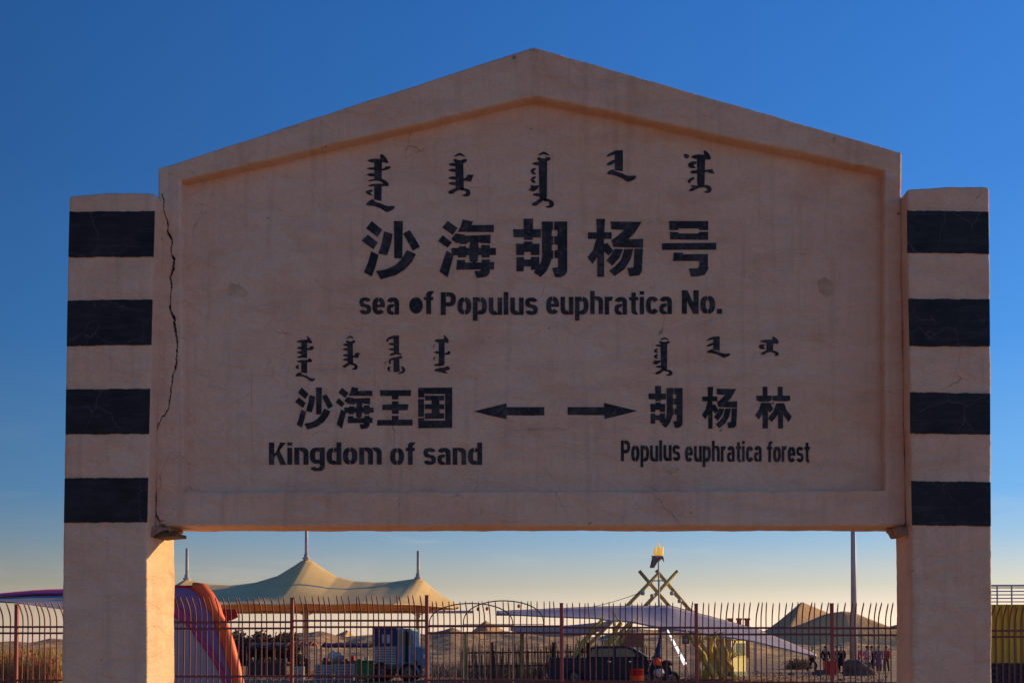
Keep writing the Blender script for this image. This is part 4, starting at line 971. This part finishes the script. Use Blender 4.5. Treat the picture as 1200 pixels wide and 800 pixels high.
def stall(px0, px1, top, Y, mm, label, legs=3):
    t = thing('market_stall', label, 'stall', (pxh((px0+px1)/2, Y), Y, 0), 'stalls behind the fence on the left')
    a, b = pxh(px0, Y), pxh(px1, Y); zt = zat(top, Y)
    rows = [[(a+(b-a)*i/12, Y+j*.5, zt-.05*abs(sin(i*pi/4))+(.25-.25*abs(j-2)/2)) for i in range(13)] for j in range(5)]
    cloth_obj('awning', MB().grid(rows), mm, t, .03)
    for i in range(legs):
        for yy in (Y+.02, Y+1.9): obj('leg', MB().tube([(a+.05+(b-a-.1)*i/(legs-1), yy, 0), (a+.05+(b-a-.1)*i/(legs-1), yy, zt)], .03, 6), M['twig'], t)
    tt = obj('table', MB().box((a, Y+.2, .75), (b, Y+1.5, .80)), M['wood'], t)
    obj('skirt', MB().box((a+.05, Y+.22, .1), (b-.05, Y+.25, .745)), M['darkwall'], tt)
    for i in range(7):
        x = a+.2+(b-a-.4)*i/6
        obj('goods', MB().box((x-.12, Y+.3, .80), (x+.1, Y+.6, .80+random.uniform(.1, .35))), random.choice([M['red'], M['cream'], M['wood'], M['boxblue']]), tt, bevel=.01)
stall(288, 336, 757, 68, M['darkwall'], 'long dark market stall between inflatable and first fence post')
stall(340, 364, 755, 72, M['brick'], 'short stall with reddish awning beside the tent column')
stall(376, 432, 757, 74, M['boxblue'], 'wide dark blue awning stall left of the truck')

# ================================================================= PEOPLE
def skin_mesh(name, pts, edges, rads, m, parent, root=0, sub=1):
    me = bpy.data.meshes.new(name); off = wloc(parent)
    me.from_pydata([Vector(p) for p in pts], edges, []); me.materials.append(m)
    o = bpy.data.objects.new(name, me); C.objects.link(o); o.parent = parent
    sk = o.modifiers.new('skin', 'SKIN')
    for i, r in enumerate(rads):
        d = me.skin_vertices[0].data[i]; d.radius = r if isinstance(r, tuple) else (r, r)
        d.use_root = (i == root)
    s = o.modifiers.new('sub', 'SUBSURF'); s.levels = sub; s.render_levels = sub
    me.polygons.foreach_set('use_smooth', [True]*len(me.polygons))
    return o
def person(px, Y, label, top, legs, stride=.15, face=0.0, arms=(.1, .1), coat=False, h=1.66, hat=None, bag=None, z0=0.0, lean=0.0):
    t = thing('person', label, 'person', (pxh(px, Y), Y, z0), 'people beyond the fence'); t.rotation_euler.z = face
    k = h/1.7; a1, a2 = arms
    sw = .19
    P = [(0,0,.92),(0,lean*.4,1.15),(0,lean*.8,1.38),(0,lean,1.46),(0,lean-.02,1.55),(0,lean-.02,1.66),
         (-.09,0,.86),(-.10,-stride,.48),(-.10,-stride*.6,.08),(-.10,-stride*.6-.14,.03),
         (.09,0,.86),(.10,stride*.6,.48),(.10,stride*1.3,.10),(.10,stride*1.3-.13,.03),
         (-sw,lean*.8,1.38),(-sw-.06,a1*.3,1.12),(-sw-.05,-a1,.90),(-sw-.04,-a1-.03,.80),
         (sw,lean*.8,1.38),(sw+.06,-a2*.3,1.12),(sw+.05,-a2,.90),(sw+.04,-a2-.03,.80)]
    Ed = [(0,1),(1,2),(2,3),(3,4),(4,5),(0,6),(6,7),(7,8),(8,9),(0,10),(10,11),(11,12),(12,13),(2,14),(14,15),(15,16),(16,17),(2,18),(18,19),(19,20),(20,21)]
    Rd = [(.14,.10),(.12,.09),(.15,.10),.055,.085,.075,.085,.058,.045,.035,.085,.058,.045,.035,.06,.042,.034,.028,.06,.042,.034,.028]
    P = [(x*k, y*k, z*k) for x, y, z in P]
    skin_mesh('body', P, Ed, Rd, M['skin'], t)
    tm, lm = cloth(top), cloth(legs)
    # trousers
    idx = [0,6,7,8,10,11,12]
    E2 = [(0,1),(1,2),(2,3),(0,4),(4,5),(5,6)]
    skin_mesh('trousers', [P[i] for i in idx], E2, [(.16,.12),.10,.078,.066,.10,.078,.066], lm, t)
    idx = [0,1,2,14,15,16,18,19,20]
    E3 = [(0,1),(1,2),(2,3),(3,4),(4,5),(2,6),(6,7),(7,8)]
    skin_mesh('coat' if coat else 'jacket', [P[i] for i in idx], E3, [(.17,.13),(.155,.12),(.18,.125),.085,.066,.056,.085,.066,.056], tm, t, 1)
    if coat:
        mb = MB().lathe([(.26*k,.45*k),(.24*k,.6*k),(.19*k,.85*k),(.175*k,1.0*k)], (0,0,0), 16)
        o = obj('coat_skirt', MB().add([v+t.location for v in mb.v], mb.f), tm, t, True)
    hx = P[5]
    hb = MB(); rows = []
    hm = cloth(hat) if hat else M['hair']
    for j in range(9):
        th = pi*.62*j/8; rows.append([(hx[0]+.098*sin(th)*cos(2*pi*i/16), hx[1]+.015+.105*sin(th)*sin(2*pi*i/16), hx[2]-.02+.115*cos(th)) for i in range(17)])
    mb = MB().grid(rows); obj('hat' if hat else 'hair', MB().add([v+t.location for v in mb.v], mb.f), hm, t, True)
    if hat:
        mb = MB().lathe([(.10,.01),(.17,.0),(.17,.012),(.10,.03)], (hx[0], hx[1], hx[2]+.0), 14)
        obj('brim', MB().add([v+t.location for v in mb.v], mb.f), hm, t, True)
    if bag:
        mb = MB().box((-.15,.10,1.0*k),(.15,.28,1.38*k)); obj('backpack', MB().add([v+t.location for v in mb.v], mb.f), cloth(bag), t, bevel=.04)
    return t
PYD = 83.0
person(951.5, PYD, 'person striding alone in dark jacket with pale shoulder bag', (.05,.04,.07), (.04,.02,.03), .30, 1.2, (.2,-.2), hat=(.5,.47,.5), bag=(.55,.52,.56))
person(967, PYD, 'person in black top standing behind the red box', (.02,.02,.025), (.05,.04,.05), .06, 0, (.1,.1))
person(980.5, PYD+1, 'person in brown top half hidden by the red fence post', (.50,.26,.12), (.08,.06,.07), .08, .5, (.15,.1))
person(985.5, PYD-1, 'person in long black coat with pale cap right of fence post', (.02,.02,.025), (.02,.02,.025), .12, -.4, (.2,.1), True, hat=(.42,.38,.44))
person(1004, PYD, 'person in bright crimson coat behind the rock', (.75,.02,.07), (.20,.02,.04), .05, 0, (.1,.1), True, hat=(.45,.02,.05))
person(1015.5, PYD, 'person in dusty pink long coat reaching out an arm', (.55,.28,.34), (.20,.12,.15), .05, .6, (.5,.1), True)
person(1021, PYD+.8, 'person in black coat and dark hood between two paler ones', (.012,.012,.02), (.012,.012,.02), .10, .3, (.1,.1), True, hat=(.05,.05,.12))
person(1029.5, PYD-2, 'person in muted purple coat and pale shoes', (.26,.12,.18), (.14,.08,.10), .14, -.3, (.15,.2), True)
person(1038, PYD-1, 'person in maroon jacket holding a light bag beside the right pillar', (.42,.05,.05), (.12,.07,.05), .12, -.8, (.25,.1), bag=(.35,.30,.26))
person(351, 66, 'person in black crouched slightly beside the tent column', (.015,.012,.012), (.03,.02,.02), .20, 1.0, (.3,.1), h=1.55)
person(224, 56, 'person in black seen through the fence under the inflatable', (.012,.012,.012), (.02,.02,.03), .10, .4, (.2,.1), h=1.45)
person(232, 50, 'person in red jacket low beneath the inflatable', (.55,.05,.03), (.05,.04,.05), .10, -.4, (.2,.1), h=1.35)
rb = thing('red_box', 'upright red box standing in front of the people', 'box', (pxh(972, 76), 76, 0))
obj('body', MB().box((pxh(965.5, 76), 75.7, 0), (pxh(979, 76), 76.3, zat(774.5, 76))), M['red'], rb, bevel=.03)
obj('lid', MB().box((pxh(965, 76), 75.66, zat(774.5, 76)), (pxh(979.5, 76), 76.34, zat(773.4, 76))), M['red'], rb, bevel=.01)
tag(blob((pxh(1004, 74), 74, .25), .80, .6, .55, 9, 'desert_rock', M['rock'], None, .28, 40), 'grey-brown rounded rock in front of the people', 'rock')
tag(blob((pxh(963, 76), 76, .05), .6, .3, .22, 4, 'low_rock', M['rock'], None, .2, 30), 'low dark stone heap left of the red box', 'rock')

# ================================================================= DEAD TREES, BRUSHWOOD, REEDS, SHRUBS
def branch(mb, p, d, L, r, depth, rnd, twist=.5):
    pts = [p]; rs = [r]; n = 5
    for i in range(n):
        d = (d+Vector((rnd.uniform(-1, 1), rnd.uniform(-1, 1), rnd.uniform(-.6, .8)))*twist*.35).normalized()
        p = p+d*L/n; pts.append(p); rs.append(r*(1-.55*(i+1)/n))
    mb.tube(pts, rs, 7)
    if depth:
        for k in range(3):
            q = rnd.randint(2, n); nd = (d+Vector((rnd.uniform(-1, 1), rnd.uniform(-.6, .6), rnd.uniform(-.3, .9)))*.9).normalized()
            branch(mb, pts[q], nd, L*rnd.uniform(.35, .6), rs[q]*.8, depth-1, rnd, twist)
def dead_tree(p0, p1, Y, r, label, seed, depth=2):
    rnd = random.Random(seed); A, B = W(*p0, Y), W(*p1, Y); A.z = max(0, A.z-.2)
    t = thing('dead_tree', label, 'tree', (A.x, Y, 0), 'gnarled yellow trunks under the canopy')
    mb = MB(); d = B-A; pts = [A]; rs = [r*1.25]
    for i in range(1, 7):
        pts.append(A+d*(i/6)+Vector((rnd.uniform(-1, 1)*.09, rnd.uniform(-.1, .1), rnd.uniform(-.05, .05)))); rs.append(r*(1.2-.55*i/6))
    mb.tube(pts, rs, 9); obj('trunk', mb, M['bark'], t, True)
    for k in range(4):
        q = rnd.randint(2, 6); mb = MB()
        branch(mb, pts[q], (d.normalized()*.5+Vector((rnd.uniform(-1, 1), rnd.uniform(-.4, .4), rnd.uniform(-.1, .6)))).normalized(), rnd.uniform(.3, .65), rs[q]*.42, depth-1, rnd, .9)
        obj('limb', mb, M['bark'], t, True)
for i, (a, b, Y, r, lb) in enumerate((((664, 775), (704, 727), 57, .13, 'leaning yellow dead trunk rising over the pickup bed'), ((700, 775), (726, 728), 57.5, .15, 'forked yellow dead trunk behind the pickup cab'),
        ((712, 772), (742, 731), 58.2, .10, 'thin yellow dead trunk touching the canopy left of the notice board'), ((838, 788), (806, 742), 56.5, .14, 'thick dead trunk slanting down right of the blue sign'),
        ((826, 790), (838, 742), 57, .13, 'upright gnarled dead trunk beside the kiosk'), ((846, 790), (833, 746), 57.3, .11, 'dead trunk bent left in front of the kiosk'),
        ((862, 793), (845, 748), 56.5, .09, 'dark slender dead trunk crossing the kiosk front'), ((846, 793), (862, 752), 56.8, .08, 'short crooked dead trunk at the kiosk corner'),
        ((818, 790), (822, 745), 58, .10, 'straight pale dead trunk behind the leaning one'))):
    dead_tree(a, b, Y, r, lb, 30+i)
# grey brushwood fence with rough posts
bf = thing('brushwood_fence', 'rough brushwood fence of grey sticks between weathered posts left of the pickup', 'fence', (pxh(600, 62), 62, 0))
rnd = random.Random(4)
for px in (545, 577, 612, 650, 690):
    obj('post', MB().tube([(pxh(px, 62), 61.9, 0), (pxh(px+rnd.uniform(-1, 1), 62), 61.9, zat(741, 62) if px in (545, 612) else zat(752, 62))], .10, 8), M['log'] if px in (545, 612) else M['wood'], bf)
for k in range(260):
    px = 540+k*.85+rnd.uniform(-.5, .5); h = zat(757+rnd.uniform(-4, 6), 62)
    x = pxh(px, 62); y = 62+rnd.uniform(0, .12)
    obj('stick', MB().tube([(x, y, 0), (x+rnd.uniform(-.12, .12), y, h)], [.022, .014], 5), M['twig'], bf)
for z in (.7, 1.35): obj('rail', MB().tube([(pxh(542, 62), 61.93, z), (pxh(700, 62), 61.93, z+.05)], .035, 6), M['wood'], bf)
# dead low brush and foliage masses as leafy tufts
def tufts(name, label, cat, x0, x1, Ya, Yb, hmin, hmax, n, m, w_=.02, lean=.25, seed=1, leafy=False, prof=None):
    rnd = random.Random(seed); mb = MB()
    for k in range(n):
        Y = rnd.uniform(Ya, Yb); px = rnd.uniform(x0, x1); x = pxh(px, Y); h = rnd.uniform(hmin, hmax)
        if prof: h *= prof(px)
        if leafy:
            for q in range(5):
                c = Vector((x+rnd.gauss(0, .25), Y+rnd.gauss(0, .25), h*rnd.uniform(.05, 1))); s_ = w_*rnd.uniform(.5, 1.3)
                d1 = Vector((rnd.gauss(0, 1), rnd.gauss(0, 1), rnd.gauss(0, 1))).normalized()*s_; d2 = d1.orthogonal().normalized()*s_*.6
                mb.add([c-d1, c+d2, c+d1, c-d2], [(0, 1, 2, 3)])
        else:
            tx, ty = rnd.gauss(0, lean)*h, rnd.gauss(0, lean)*h
            a = rnd.uniform(0, pi); u = Vector((cos(a), sin(a), 0))*w_
            b = Vector((x, Y, 0)); t_ = Vector((x+tx, Y+ty, h)); mid = b.lerp(t_, .55)+Vector((-tx*.15, -ty*.15, .05*h))
            mb.add([b-u, b+u, mid+u*.8, mid-u*.8, t_], [(0, 1, 2, 3), (3, 2, 4)])
    o = obj(name, mb, m); o['kind'] = 'stuff'; o['label'] = label; o['category'] = cat
    return o
tufts('dry_reeds', 'dense golden dry reeds behind the fence left of the signboard', 'reeds', -60, 76, 50, 58, .9, 1.75, 9000, M['reed'], .012, .14, 2)
tufts('red_flowers', 'red flower heads scattered along the top of the dry reeds', 'flowers', -60, 76, 49.5, 53, 1.25, 1.62, 220, M['red'], .06, .1, 3, True)
tufts('dry_reeds', 'dry brush in front of the inflatable beside the left pillar', 'reeds', 196, 222, 40, 46, .4, 1.35, 1200, M['reed'], .012, .2, 5)
tufts('dark_trees', 'dark distant tree belt between the inflatable and the tent column', 'trees', 255, 352, 108, 116, 1.5, 2.7, 7000, M['leaf'], .16, .1, 6, True, lambda p: 1+.12*sin(p*.21)+.08*sin(p*.5))
tufts('dry_scrub', 'low brown scrub on the sand right of the fence gate', 'scrub', 500, 700, 66, 100, .15, .6, 6000, M['twig'], .02, .5, 8)
tufts('dry_scrub', 'low dark scrub at the foot of the big dune', 'scrub', 925, 945, 92, 97, .2, .8, 700, M['leaf'], .06, .3, 9, True)
tufts('ground_litter', 'trampled litter and tufts on the fairground sand', 'litter', 205, 1040, 57, 84, .02, .10, 5000, M['twig'], .03, 1.2, 10)
# scattered stones and planks
for i in range(14):
    px = rnd.uniform(500, 1040); Y = rnd.uniform(60, 86); s_ = rnd.uniform(.08, .2)
    if i == 0: st0 = blob((0, 0, 0), 1, .8, .55, 2, 'loose_stone', M['rock'], None, .25, 12); o = st0
    else: o = st0.copy(); C.objects.link(o)
    o.location = (pxh(px, Y), Y, s_*.2); o.scale = (s_, s_, s_); o.rotation_euler.z = rnd.uniform(0, 6)
    tag(o, 'small dark stone lying on the fairground sand beyond the fence', 'stone', 'loose stones on the fairground sand')
